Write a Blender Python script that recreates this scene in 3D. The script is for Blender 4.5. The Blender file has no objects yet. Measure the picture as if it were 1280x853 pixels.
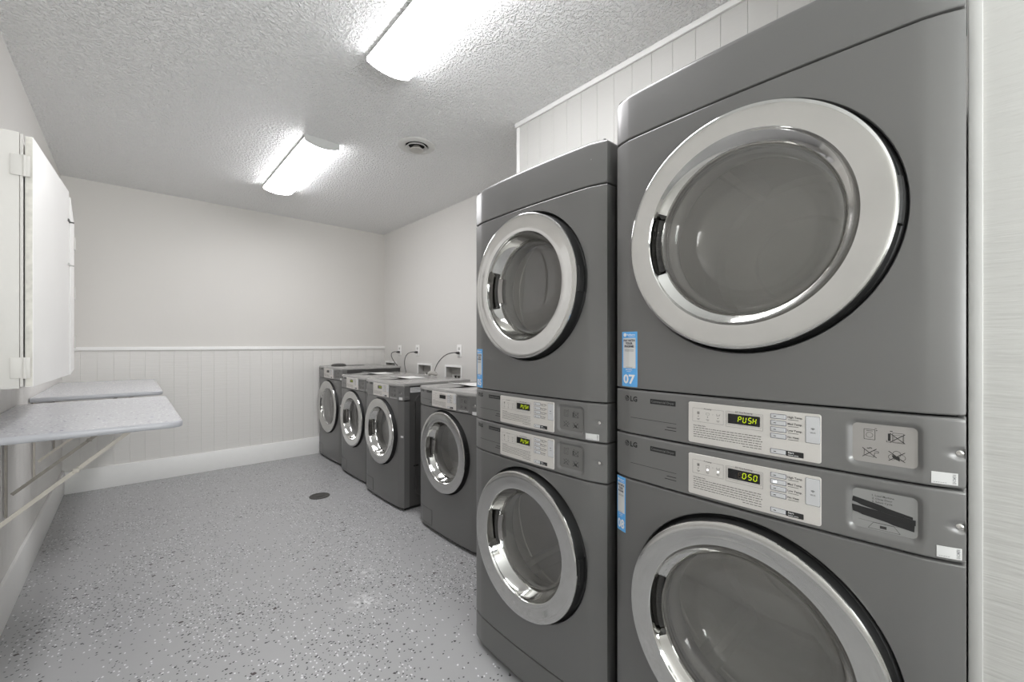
import bpy, bmesh, math, random
from math import sin, cos, pi, radians, atan2, hypot
from mathutils import Vector
S = 1.304                       # camera height; measurements below are in camera heights times S
sc = bpy.context.scene
COL = sc.collection
random.seed(7)

# ------------------------------------------------------------------ materials
def newmat(name):
    m = bpy.data.materials.new(name); m.use_nodes = True
    nt = m.node_tree
    b = nt.nodes['Principled BSDF']
    return m, nt, b
def lin(c):
    c = c / 255.0
    return c / 12.92 if c <= 0.04045 else ((c + 0.055) / 1.055) ** 2.4
def rgb(r, g, b): return (lin(r), lin(g), lin(b), 1)
def simple(name, col, rough=0.5, metal=0.0, noise=0.0, nscale=20, bump=0.0, bscale=200, stretch=None, coat=0.0, spec=0.5):
    m, nt, b = newmat(name)
    b.inputs['Base Color'].default_value = col
    b.inputs['Roughness'].default_value = rough
    b.inputs['Metallic'].default_value = metal
    b.inputs['Coat Weight'].default_value = coat
    b.inputs['Specular IOR Level'].default_value = spec
    tc = nt.nodes.new('ShaderNodeTexCoord')
    if noise:
        n = nt.nodes.new('ShaderNodeTexNoise'); n.inputs['Scale'].default_value = nscale; n.inputs['Detail'].default_value = 4
        nt.links.new(tc.outputs['Object'], n.inputs['Vector'])
        mx = nt.nodes.new('ShaderNodeMix'); mx.data_type = 'RGBA'
        mx.inputs[6].default_value = tuple(max(0, c * (1 - noise)) for c in col[:3]) + (1,)
        mx.inputs[7].default_value = tuple(min(1, c * (1 + noise)) for c in col[:3]) + (1,)
        nt.links.new(n.outputs['Fac'], mx.inputs[0]); nt.links.new(mx.outputs[2], b.inputs['Base Color'])
        r = nt.nodes.new('ShaderNodeMapRange'); r.inputs[3].default_value = rough * 0.8; r.inputs[4].default_value = min(1, rough * 1.25)
        nt.links.new(n.outputs['Fac'], r.inputs[0]); nt.links.new(r.outputs[0], b.inputs['Roughness'])
    if bump:
        n = nt.nodes.new('ShaderNodeTexNoise'); n.inputs['Scale'].default_value = bscale; n.inputs['Detail'].default_value = 3
        mp = nt.nodes.new('ShaderNodeMapping')
        if stretch: mp.inputs['Scale'].default_value = stretch
        nt.links.new(tc.outputs['Object'], mp.inputs[0]); nt.links.new(mp.outputs[0], n.inputs['Vector'])
        bp = nt.nodes.new('ShaderNodeBump'); bp.inputs['Distance'].default_value = bump
        nt.links.new(n.outputs['Fac'], bp.inputs['Height']); nt.links.new(bp.outputs[0], b.inputs['Normal'])
    return m
def emis(name, col, strength, base=None):
    m, nt, b = newmat(name)
    b.inputs['Base Color'].default_value = base or col
    b.inputs['Emission Color'].default_value = col
    b.inputs['Emission Strength'].default_value = strength
    return m
M = {}
M['paint'] = simple('machine_paint', (0.175, 0.173, 0.170, 1), 0.33, 0.35, noise=0.03, nscale=3, bump=0.00004, bscale=900)
M['paint_panel'] = simple('control_paint', (0.195, 0.193, 0.190, 1), 0.32, 0.35, noise=0.03, nscale=4, bump=0.00004, bscale=900)
M['body'] = simple('body_steel', (0.10, 0.098, 0.095, 1), 0.42, 0.3, noise=0.05)
M['worktop'] = simple('top_steel', (0.42, 0.415, 0.405, 1), 0.22, 0.45, noise=0.05)
M['chrome'] = simple('chrome', (0.62, 0.615, 0.60, 1), 0.075, 1.0, noise=0.10, nscale=9, bump=0.00006, bscale=30)
M['chrome_dark'] = simple('chrome_dark', (0.35, 0.34, 0.33, 1), 0.16, 1.0, noise=0.1)
M['black'] = simple('black_rubber', (0.008, 0.008, 0.008, 1), 0.5, noise=0.1)
M['grip'] = simple('grip_plastic', (0.05, 0.048, 0.045, 1), 0.35, bump=0.002, bscale=60, stretch=(1, 1, 8))
M['drum'] = simple('drum_steel', (0.62, 0.61, 0.59, 1), 0.45, 0.3, noise=0.15, nscale=8)
M['collar'] = simple('door_collar', (0.16, 0.158, 0.152, 1), 0.45, noise=0.1)
M['fascia'] = simple('fascia_beige', (0.66, 0.635, 0.605, 1), 0.38, 0.15, noise=0.04, nscale=300)
M['label_light'] = simple('label_plate_light', (0.36, 0.345, 0.33, 1), 0.4, 0.2, noise=0.03)
M['label_silver'] = simple('label_plate_silver', (0.32, 0.32, 0.315, 1), 0.35, 0.3, noise=0.03)
M['label_dark'] = simple('label_plate_dark', (0.19, 0.187, 0.182, 1), 0.35, 0.3, noise=0.03)
M['button'] = simple('button_silver', (0.66, 0.665, 0.68, 1), 0.35, 0.3, noise=0.03)
M['button_edge'] = simple('button_edge', (0.11, 0.11, 0.14, 1), 0.4, noise=0.05)
M['display'] = simple('display_black', (0.01, 0.01, 0.011, 1), 0.2, noise=0.05)
M['ink'] = simple('ink_dark', (0.03, 0.029, 0.028, 1), 0.7, noise=0.1)
M['ink_grey'] = simple('ink_grey', (0.16, 0.15, 0.14, 1), 0.6, noise=0.1)
M['ink_soft'] = simple('ink_soft', (0.22, 0.22, 0.23, 1), 0.6, noise=0.1)
M['ink_navy'] = simple('ink_navy', (0.03, 0.03, 0.06, 1), 0.6, noise=0.1)
M['badge'] = simple('badge_black', (0.018, 0.018, 0.018, 1), 0.6, noise=0.1)
M['badge_text'] = simple('badge_text', (0.20, 0.20, 0.20, 1), 0.4, noise=0.1)
M['white_print'] = simple('print_white', (0.85, 0.85, 0.85, 1), 0.5, noise=0.02)
M['sticker'] = simple('sticker_white', (0.66, 0.66, 0.655, 1), 0.45, noise=0.03)
M['sticker_blue'] = simple('sticker_blue', (0.12, 0.42, 0.83, 1), 0.4, noise=0.04)
M['tape'] = simple('black_tape', (0.014, 0.014, 0.015, 1), 0.38, bump=0.0006, bscale=40, stretch=(1, 1, 8))
M['corner'] = simple('corner_strip_paint', (0.60, 0.595, 0.58, 1), 0.5, noise=0.02, bump=0.0008, bscale=25)
M['digits'] = emis('display_digits', (0.60, 0.76, 0.0, 1), 0.42, (0.03, 0.04, 0.0, 1))
M['ghost'] = simple('unlit_segments', (0.05, 0.035, 0.02, 1), 0.4, noise=0.1)
M['led'] = emis('led_on', (0.92, 0.92, 1.0, 1), 2.0)
M['screw'] = simple('screw_zinc', (0.65, 0.64, 0.62, 1), 0.2, 1.0, noise=0.1)
M['trim'] = simple('trim_white', (0.90, 0.895, 0.88, 1), 0.42, noise=0.02, bump=0.0003, bscale=40)
M['plastic'] = simple('white_plastic', (0.93, 0.925, 0.91, 1), 0.4, noise=0.02)
M['socket'] = simple('socket_grey', (0.55, 0.54, 0.52, 1), 0.4, noise=0.02)
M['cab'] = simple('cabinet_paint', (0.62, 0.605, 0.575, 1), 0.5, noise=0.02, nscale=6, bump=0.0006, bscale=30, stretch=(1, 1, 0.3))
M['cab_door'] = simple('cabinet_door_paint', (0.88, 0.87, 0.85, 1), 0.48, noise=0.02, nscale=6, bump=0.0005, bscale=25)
M['raw_wood'] = simple('worn_edge', (0.66, 0.64, 0.59, 1), 0.7, noise=0.3, nscale=40)
M['latch'] = simple('latch_metal', (0.12, 0.115, 0.11, 1), 0.4, 0.8, noise=0.2)
M['steel_beige'] = simple('bracket_paint', (0.56, 0.52, 0.46, 1), 0.45, noise=0.1, nscale=30)
M['steel_shaded'] = simple('bracket_shaded', (0.36, 0.33, 0.29, 1), 0.45, 0.2, noise=0.2, nscale=30)  # browner copy of the bracket paint, shade put into the colour
M['cord'] = simple('cord_black', (0.07, 0.068, 0.065, 1), 0.5, noise=0.1)
M['paper'] = simple('paper', (0.80, 0.80, 0.78, 1), 0.6, noise=0.02)
M['paper_grey'] = simple('paper_grey', (0.27, 0.265, 0.255, 1), 0.6, noise=0.1)
M['hose'] = simple('hose_grey', (0.40, 0.385, 0.36, 1), 0.6, noise=0.1)
M['drain'] = simple('drain_lid', (0.075, 0.073, 0.068, 1), 0.5, 0.3, noise=0.15, nscale=40)
M['vent'] = simple('vent_white', (0.66, 0.655, 0.635, 1), 0.4, noise=0.02)
M['vent_in'] = simple('vent_core', (0.48, 0.46, 0.43, 1), 0.45, noise=0.05)
M['dark'] = simple('shade_black', (0.01, 0.01, 0.01, 1), 0.8, noise=0.1)  # near-black that stands in for shade inside openings
M['box_in'] = simple('box_inside', (0.50, 0.49, 0.47, 1), 0.6, noise=0.05)
M['endcap'] = simple('lamp_end_cap', (0.62, 0.62, 0.61, 1), 0.4, noise=0.02)
M['door'] = simple('room_door_paint', (0.70, 0.69, 0.66, 1), 0.4, noise=0.02)
M['knob'] = simple('knob_nickel', (0.6, 0.58, 0.54, 1), 0.25, 1.0, noise=0.05)
M['lens'] = emis('lamp_lens', (0.985, 0.98, 1.0, 1), 12, (0.9, 0.9, 0.9, 1))

def wallmat(name, col, grain=0.0, gscale=60, rough=0.6, zscale=1.0, along=0.06):
    m, nt, b = newmat(name)
    b.inputs['Roughness'].default_value = rough
    tc = nt.nodes.new('ShaderNodeTexCoord')
    n = nt.nodes.new('ShaderNodeTexNoise'); n.inputs['Scale'].default_value = 1.4; n.inputs['Detail'].default_value = 5
    nt.links.new(tc.outputs['Object'], n.inputs['Vector'])
    mx = nt.nodes.new('ShaderNodeMix'); mx.data_type = 'RGBA'
    mx.inputs[6].default_value = tuple(c * 0.975 for c in col[:3]) + (1,)
    mx.inputs[7].default_value = tuple(min(1, c * 1.025) for c in col[:3]) + (1,)
    nt.links.new(n.outputs['Fac'], mx.inputs[0]); nt.links.new(mx.outputs[2], b.inputs['Base Color'])
    n2 = nt.nodes.new('ShaderNodeTexNoise'); n2.inputs['Scale'].default_value = gscale; n2.inputs['Detail'].default_value = 4
    n2.inputs['Roughness'].default_value = 0.65
    mp = nt.nodes.new('ShaderNodeMapping'); mp.inputs['Scale'].default_value = (along, along, zscale)
    nt.links.new(tc.outputs['Object'], mp.inputs[0]); nt.links.new(mp.outputs[0], n2.inputs['Vector'])
    bp = nt.nodes.new('ShaderNodeBump'); bp.inputs['Distance'].default_value = grain
    nt.links.new(n2.outputs['Fac'], bp.inputs['Height']); nt.links.new(bp.outputs[0], b.inputs['Normal'])
    return m
WC = (0.72, 0.705, 0.68, 1)
M['wall'] = wallmat('wall_plaster', WC, 0.0010, 9, along=1.0, rough=0.65)
M['wall_back'] = wallmat('wall_back_plaster', (0.69, 0.67, 0.64, 1), 0.0010, 9, along=1.0, rough=0.65)
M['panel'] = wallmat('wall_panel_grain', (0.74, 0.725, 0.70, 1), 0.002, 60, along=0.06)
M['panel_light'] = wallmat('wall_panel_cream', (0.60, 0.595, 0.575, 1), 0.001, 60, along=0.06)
M['rough'] = wallmat('rough_sawn_panel', (0.58, 0.575, 0.555, 1), 0.0060, 22, along=0.09)

# ceiling: stippled texture
m, nt, b = newmat('ceiling_stipple'); M['ceiling'] = m
b.inputs['Base Color'].default_value = (0.93, 0.93, 0.925, 1); b.inputs['Roughness'].default_value = 0.5
tc = nt.nodes.new('ShaderNodeTexCoord')
n = nt.nodes.new('ShaderNodeTexNoise'); n.inputs['Scale'].default_value = 62; n.inputs['Detail'].default_value = 2.5; n.inputs['Distortion'].default_value = 0.4
v = nt.nodes.new('ShaderNodeTexVoronoi'); v.inputs['Scale'].default_value = 95; v.feature = 'SMOOTH_F1'
nt.links.new(tc.outputs['Object'], n.inputs['Vector']); nt.links.new(tc.outputs['Object'], v.inputs['Vector'])
mr = nt.nodes.new('ShaderNodeMapRange'); mr.inputs[1].default_value = 0.42; mr.inputs[2].default_value = 0.66; mr.interpolation_type = 'SMOOTHSTEP'
nt.links.new(n.outputs['Fac'], mr.inputs[0])
ml = nt.nodes.new('ShaderNodeMath'); ml.operation = 'MULTIPLY'; ml.inputs[1].default_value = -0.5
nt.links.new(v.outputs['Distance'], ml.inputs[0])
ad = nt.nodes.new('ShaderNodeMath'); ad.operation = 'ADD'
nt.links.new(mr.outputs[0], ad.inputs[0]); nt.links.new(ml.outputs[0], ad.inputs[1])
bp = nt.nodes.new('ShaderNodeBump'); bp.inputs['Distance'].default_value = 0.0075; bp.inputs['Strength'].default_value = 1.0
nt.links.new(ad.outputs[0], bp.inputs['Height']); nt.links.new(bp.outputs[0], b.inputs['Normal'])

# flake floors / shelf tops
def flakes(name, base, layers, rough, patches=None, wob=0.03, coat=0.0):
    m, nt, b = newmat(name)
    b.inputs['Roughness'].default_value = rough; b.inputs['Coat Weight'].default_value = coat
    b.inputs['Coat Roughness'].default_value = 0.12
    tc = nt.nodes.new('ShaderNodeTexCoord')
    nz = nt.nodes.new('ShaderNodeTexNoise'); nz.inputs['Scale'].default_value = 1.1; nz.inputs['Detail'].default_value = 3
    nt.links.new(tc.outputs['Object'], nz.inputs['Vector'])
    mx = nt.nodes.new('ShaderNodeMix'); mx.data_type = 'RGBA'
    mx.inputs[6].default_value = tuple(c * (1 - wob) for c in base[:3]) + (1,); mx.inputs[7].default_value = tuple(c * (1 + wob) for c in base[:3]) + (1,)
    nt.links.new(nz.outputs['Fac'], mx.inputs[0]); cur = mx.outputs[2]
    dens = nt.nodes.new('ShaderNodeTexNoise'); dens.inputs['Scale'].default_value = 2.3; dens.inputs['Detail'].default_value = 2
    nt.links.new(tc.outputs['Object'], dens.inputs['Vector'])
    wp = nt.nodes.new('ShaderNodeTexNoise'); wp.inputs['Scale'].default_value = 160
    nt.links.new(tc.outputs['Object'], wp.inputs['Vector'])
    for (scale, size, prob, col, off) in layers:
        mp = nt.nodes.new('ShaderNodeMapping'); mp.inputs['Location'].default_value = off; mp.inputs['Rotation'].default_value = (0, 0, off[0])
        nt.links.new(tc.outputs['Object'], mp.inputs[0])
        av = nt.nodes.new('ShaderNodeVectorMath'); av.operation = 'MULTIPLY_ADD'; av.inputs[1].default_value = (0.006, 0.006, 0)
        nt.links.new(wp.outputs['Color'], av.inputs[0]); nt.links.new(mp.outputs[0], av.inputs[2])
        fl = nt.nodes.new('ShaderNodeVectorMath'); fl.operation = 'MULTIPLY'; fl.inputs[1].default_value = (1, 0.75, 0)
        nt.links.new(av.outputs[0], fl.inputs[0])
        v = nt.nodes.new('ShaderNodeTexVoronoi'); v.inputs['Scale'].default_value = scale; v.distance = 'MANHATTAN'; v.voronoi_dimensions = '2D'
        nt.links.new(fl.outputs[0], v.inputs['Vector'])
        lt = nt.nodes.new('ShaderNodeMath'); lt.operation = 'LESS_THAN'; lt.inputs[1].default_value = size
        nt.links.new(v.outputs['Distance'], lt.inputs[0])
        sp = nt.nodes.new('ShaderNodeSeparateColor'); nt.links.new(v.outputs['Color'], sp.inputs[0])
        dm = nt.nodes.new('ShaderNodeMapRange'); dm.inputs[1].default_value = 0.38; dm.inputs[2].default_value = 0.66
        dm.inputs[3].default_value = prob * 0.35; dm.inputs[4].default_value = prob * 1.7
        nt.links.new(dens.outputs['Fac'], dm.inputs[0])
        pr = nt.nodes.new('ShaderNodeMath'); pr.operation = 'LESS_THAN'
        nt.links.new(sp.outputs[0], pr.inputs[0]); nt.links.new(dm.outputs[0], pr.inputs[1])
        mu = nt.nodes.new('ShaderNodeMath'); mu.operation = 'MULTIPLY'
        nt.links.new(lt.outputs[0], mu.inputs[0]); nt.links.new(pr.outputs[0], mu.inputs[1])
        m2 = nt.nodes.new('ShaderNodeMix'); m2.data_type = 'RGBA'; m2.inputs[7].default_value = col
        nt.links.new(cur, m2.inputs[6]); nt.links.new(mu.outputs[0], m2.inputs[0]); cur = m2.outputs[2]
    for (pos, rad, col, fac, ns) in (patches or []):
        sb = nt.nodes.new('ShaderNodeVectorMath'); sb.operation = 'SUBTRACT'; sb.inputs[1].default_value = pos
        nt.links.new(tc.outputs['Object'], sb.inputs[0])
        ln = nt.nodes.new('ShaderNodeVectorMath'); ln.operation = 'LENGTH'; nt.links.new(sb.outputs[0], ln.inputs[0])
        m1 = nt.nodes.new('ShaderNodeMapRange'); m1.inputs[1].default_value = rad; m1.inputs[2].default_value = 0; m1.inputs[3].default_value = 0; m1.inputs[4].default_value = 1
        nt.links.new(ln.outputs['Value'], m1.inputs[0])
        n3 = nt.nodes.new('ShaderNodeTexNoise'); n3.inputs['Scale'].default_value = ns; n3.inputs['Detail'].default_value = 4
        nt.links.new(tc.outputs['Object'], n3.inputs['Vector'])
        m3 = nt.nodes.new('ShaderNodeMapRange'); m3.inputs[1].default_value = 0.45; m3.inputs[2].default_value = 0.65
        nt.links.new(n3.outputs['Fac'], m3.inputs[0])
        mu = nt.nodes.new('ShaderNodeMath'); mu.operation = 'MULTIPLY'; nt.links.new(m1.outputs[0], mu.inputs[0]); nt.links.new(m3.outputs[0], mu.inputs[1])
        mv = nt.nodes.new('ShaderNodeMath'); mv.operation = 'MULTIPLY'; mv.inputs[1].default_value = fac; nt.links.new(mu.outputs[0], mv.inputs[0])
        m2 = nt.nodes.new('ShaderNodeMix'); m2.data_type = 'RGBA'; m2.inputs[7].default_value = col
        nt.links.new(cur, m2.inputs[6]); nt.links.new(mv.outputs[0], m2.inputs[0]); cur = m2.outputs[2]
    nt.links.new(cur, b.inputs['Base Color'])
    n4 = nt.nodes.new('ShaderNodeTexNoise'); n4.inputs['Scale'].default_value = 7; n4.inputs['Detail'].default_value = 3
    nt.links.new(tc.outputs['Object'], n4.inputs['Vector'])
    bp = nt.nodes.new('ShaderNodeBump'); bp.inputs['Distance'].default_value = 0.002
    nt.links.new(n4.outputs['Fac'], bp.inputs['Height']); nt.links.new(bp.outputs[0], b.inputs['Normal'])
    return m
WHT = (0.75, 0.75, 0.76, 1); BLK = (0.035, 0.033, 0.033, 1)
M['floor'] = flakes('epoxy_floor', (0.40, 0.40, 0.405, 1), [
    (62, 0.26, 0.16, WHT, (0, 0, 0)), (66, 0.25, 0.22, BLK, (1.3, 4.2, 0)), (38, 0.21, 0.09, BLK, (2.1, 7.7, 0)),
    (48, 0.22, 0.06, WHT, (0.7, 2.9, 0)), (90, 0.28, 0.10, (0.13, 0.13, 0.135, 1), (3.3, 1.1, 0)), (14, 0.13, 0.08, (0.05, 0.035, 0.035, 1), (5.2, 3.1, 0))], 0.34,
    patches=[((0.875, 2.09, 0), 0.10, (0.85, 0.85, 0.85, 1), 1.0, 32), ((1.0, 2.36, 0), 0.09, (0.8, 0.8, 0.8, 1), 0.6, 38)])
M['shelf'] = flakes('shelf_flakes', (0.60, 0.605, 0.635, 1), [
    (60, 0.24, 0.16, (0.82, 0.82, 0.84, 1), (0, 0, 0)), (70, 0.24, 0.20, (0.33, 0.33, 0.37, 1), (1.3, 4.2, 0)), (52, 0.22, 0.12, (0.92, 0.92, 0.93, 1), (4.3, 2.2, 0)),
    (30, 0.15, 0.07, (0.06, 0.07, 0.50, 1), (2.1, 7.7, 0))], 0.2)
M['shelf_edge'] = simple('shelf_edge_grey', (0.42, 0.425, 0.45, 1), 0.3, noise=0.08)

def glassmat(name, tint, haze, ior=1.5):
    m = bpy.data.materials.new(name); m.use_nodes = True; nt = m.node_tree
    nt.nodes.clear()
    out = nt.nodes.new('ShaderNodeOutputMaterial')
    tr = nt.nodes.new('ShaderNodeBsdfTransparent'); tr.inputs[0].default_value = tint
    df = nt.nodes.new('ShaderNodeBsdfDiffuse'); df.inputs[0].default_value = (0.5, 0.48, 0.45, 1)
    gl = nt.nodes.new('ShaderNodeBsdfGlossy'); gl.inputs['Roughness'].default_value = 0.03; gl.inputs[0].default_value = (1, 1, 1, 1)
    lw = nt.nodes.new('ShaderNodeLayerWeight'); lw.inputs[0].default_value = 0.5
    pw = nt.nodes.new('ShaderNodeMath'); pw.operation = 'POWER'; pw.inputs[1].default_value = 3.5
    fr = nt.nodes.new('ShaderNodeMapRange'); fr.inputs[3].default_value = 0.08 if ior > 1.4 else 0.09; fr.inputs[4].default_value = 0.85
    nt.links.new(lw.outputs['Facing'], pw.inputs[0]); nt.links.new(pw.outputs[0], fr.inputs[0])
    m1 = nt.nodes.new('ShaderNodeMixShader'); m2 = nt.nodes.new('ShaderNodeMixShader')
    tc = nt.nodes.new('ShaderNodeTexCoord'); n = nt.nodes.new('ShaderNodeTexNoise'); n.inputs['Scale'].default_value = 6
    nt.links.new(tc.outputs['Object'], n.inputs['Vector'])
    mr = nt.nodes.new('ShaderNodeMapRange'); mr.inputs[3].default_value = haze * 0.6; mr.inputs[4].default_value = haze * 1.4
    nt.links.new(n.outputs['Fac'], mr.inputs[0]); nt.links.new(mr.outputs[0], m1.inputs[0])
    nt.links.new(tr.outputs[0], m1.inputs[1]); nt.links.new(df.outputs[0], m1.inputs[2])
    nt.links.new(fr.outputs[0], m2.inputs[0]); nt.links.new(m1.outputs[0], m2.inputs[1]); nt.links.new(gl.outputs[0], m2.inputs[2])
    nt.links.new(m2.outputs[0], out.inputs[0])
    return m
M['pane'] = glassmat('added_window_glass', (.95, .97, .96, 1), 0.01)
M['glass'] = glassmat('door_glass', (0.74, 0.735, 0.72, 1), 0.13)
M['glass_in'] = glassmat('door_glass_inner', (0.85, 0.84, 0.82, 1), 0.05, 1.35)

# ------------------------------------------------------------------ object helpers
def put(o, parent=None, loc=None):
    COL.objects.link(o)
    if parent is not None: o.parent = parent
    if loc is not None: o.location = loc
    return o
def finish(name, bm, mat, parent=None, loc=None, smooth=True, ang=35, recalc=True, merge=True):
    if merge: bmesh.ops.remove_doubles(bm, verts=bm.verts, dist=1e-6)
    if recalc: bmesh.ops.recalc_face_normals(bm, faces=bm.faces)
    for f in bm.faces: f.smooth = smooth
    if smooth:
        for e in bm.edges:
            if len(e.link_faces) == 2 and e.calc_face_angle(0) > radians(ang): e.smooth = False
    me = bpy.data.meshes.new(name); bm.to_mesh(me); bm.free()
    for mm in (mat if isinstance(mat, (list, tuple)) else [mat]): me.materials.append(mm)
    return put(bpy.data.objects.new(name, me), parent, loc)
def tag(o, label, cat, group=None):
    o['label'] = label; o['category'] = cat
    if group: o['group'] = group
    return o
def thing(name, label, cat, loc, group=None, rz=0):
    o = bpy.data.objects.new(name, None); put(o, None, loc); o.rotation_euler.z = rz
    o.empty_display_size = 0.1
    return tag(o, label, cat, group)
def struct(o): o['kind'] = 'structure'; return o
def box(bm, x0, x1, y0, y1, z0, z1, bev=0.0, seg=2, skip=()):
    vs = [bm.verts.new((x, y, z)) for x in (x0, x1) for y in (y0, y1) for z in (z0, z1)]
    q = {'x0': (0, 1, 3, 2), 'x1': (4, 6, 7, 5), 'y0': (0, 4, 5, 1), 'y1': (2, 3, 7, 6), 'z0': (0, 2, 6, 4), 'z1': (1, 5, 7, 3)}
    fs = [bm.faces.new([vs[i] for i in q[k]]) for k in q if k not in skip]
    if bev:
        es = list({e for f in fs for e in f.edges})
        bmesh.ops.bevel(bm, geom=es, offset=bev, segments=seg, affect='EDGES', profile=0.5)
    return bm
def loft(bm, rings, closed=True, cap0=False, cap1=False):
    vr = [[bm.verts.new(p) for p in r] for r in rings]
    n = len(vr[0])
    for a, b_ in zip(vr, vr[1:]):
        for i in range(n if closed else n - 1):
            j = (i + 1) % n
            bm.faces.new((a[i], a[j], b_[j], b_[i]))
    if cap0: bm.faces.new(vr[0])
    if cap1: bm.faces.new(vr[-1])
    return vr
def tube(bm, pts, r, n=8, caps=True):
    pts = [Vector(p) for p in pts]; rings = []
    up = Vector((0, 0, 1))
    for i, p in enumerate(pts):
        d = (pts[min(i + 1, len(pts) - 1)] - pts[max(i - 1, 0)]).normalized()
        a = d.cross(up)
        if a.length < 1e-3: a = d.cross(Vector((1, 0, 0)))
        a.normalize(); c = a.cross(d)
        rr = r[i] if isinstance(r, (list, tuple)) else r
        rings.append([p + a * rr * cos(2 * pi * k / n) + c * rr * sin(2 * pi * k / n) for k in range(n)])
    loft(bm, rings, True, caps, caps)
def bar(bm, p, q, w, t, side=Vector((0, 1, 0))):
    p = Vector(p); q = Vector(q); d = (q - p).normalized(); n = d.cross(side).normalized()
    r = [[c + side * (sx * w / 2) + n * (sz * t / 2) for sx, sz in ((-1, -1), (1, -1), (1, 1), (-1, 1))] for c in (p, q)]
    loft(bm, r, True, True, True)
def lathe(bm, prof, zc, seg=96, cx=0.0, warp=None):
    """prof: (r, x) turned around the x axis through (y=0, z=zc)"""
    rings = []
    for (r, x) in prof:
        rr = []
        for k in range(seg):
            th = 2 * pi * k / seg
            dx = warp(r, x, th) if warp else 0
            rr.append((x + dx, -r * cos(th), zc + r * sin(th)))
        rings.append(rr)
    if prof[-1][0] == 0:
        rings.pop(); vr = loft(bm, rings)
        c = bm.verts.new((prof[-1][1], 0, zc))
        for i in range(seg): bm.faces.new((vr[-1][i], vr[-1][(i + 1) % seg], c))
    else: loft(bm, rings)
def lathe_z(bm, prof, cx=0, cy=0, seg=48):
    rings = [[(cx + r * cos(2 * pi * k / seg), cy + r * sin(2 * pi * k / seg), z) for k in range(seg)] for r, z in prof]
    loft(bm, rings, True, False, True)

_tc = {}
def text_geo(body, size, bold=0.0):
    key = (body, size, bold)
    if key not in _tc:
        cu = bpy.data.curves.new('txt', 'FONT'); cu.body = body; cu.size = size; cu.offset = bold; cu.resolution_u = 2
        o = bpy.data.objects.new('txt', cu); COL.objects.link(o)
        bpy.context.view_layer.update()
        me = o.evaluated_get(bpy.context.evaluated_depsgraph_get()).to_mesh()
        vs = [(v.co.x, v.co.y) for v in me.vertices]; fs = [tuple(p.vertices) for p in me.polygons]
        o.evaluated_get(bpy.context.evaluated_depsgraph_get()).to_mesh_clear()
        bpy.data.objects.remove(o); bpy.data.curves.remove(cu)
        _tc[key] = (vs, fs)
    return _tc[key]

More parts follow.
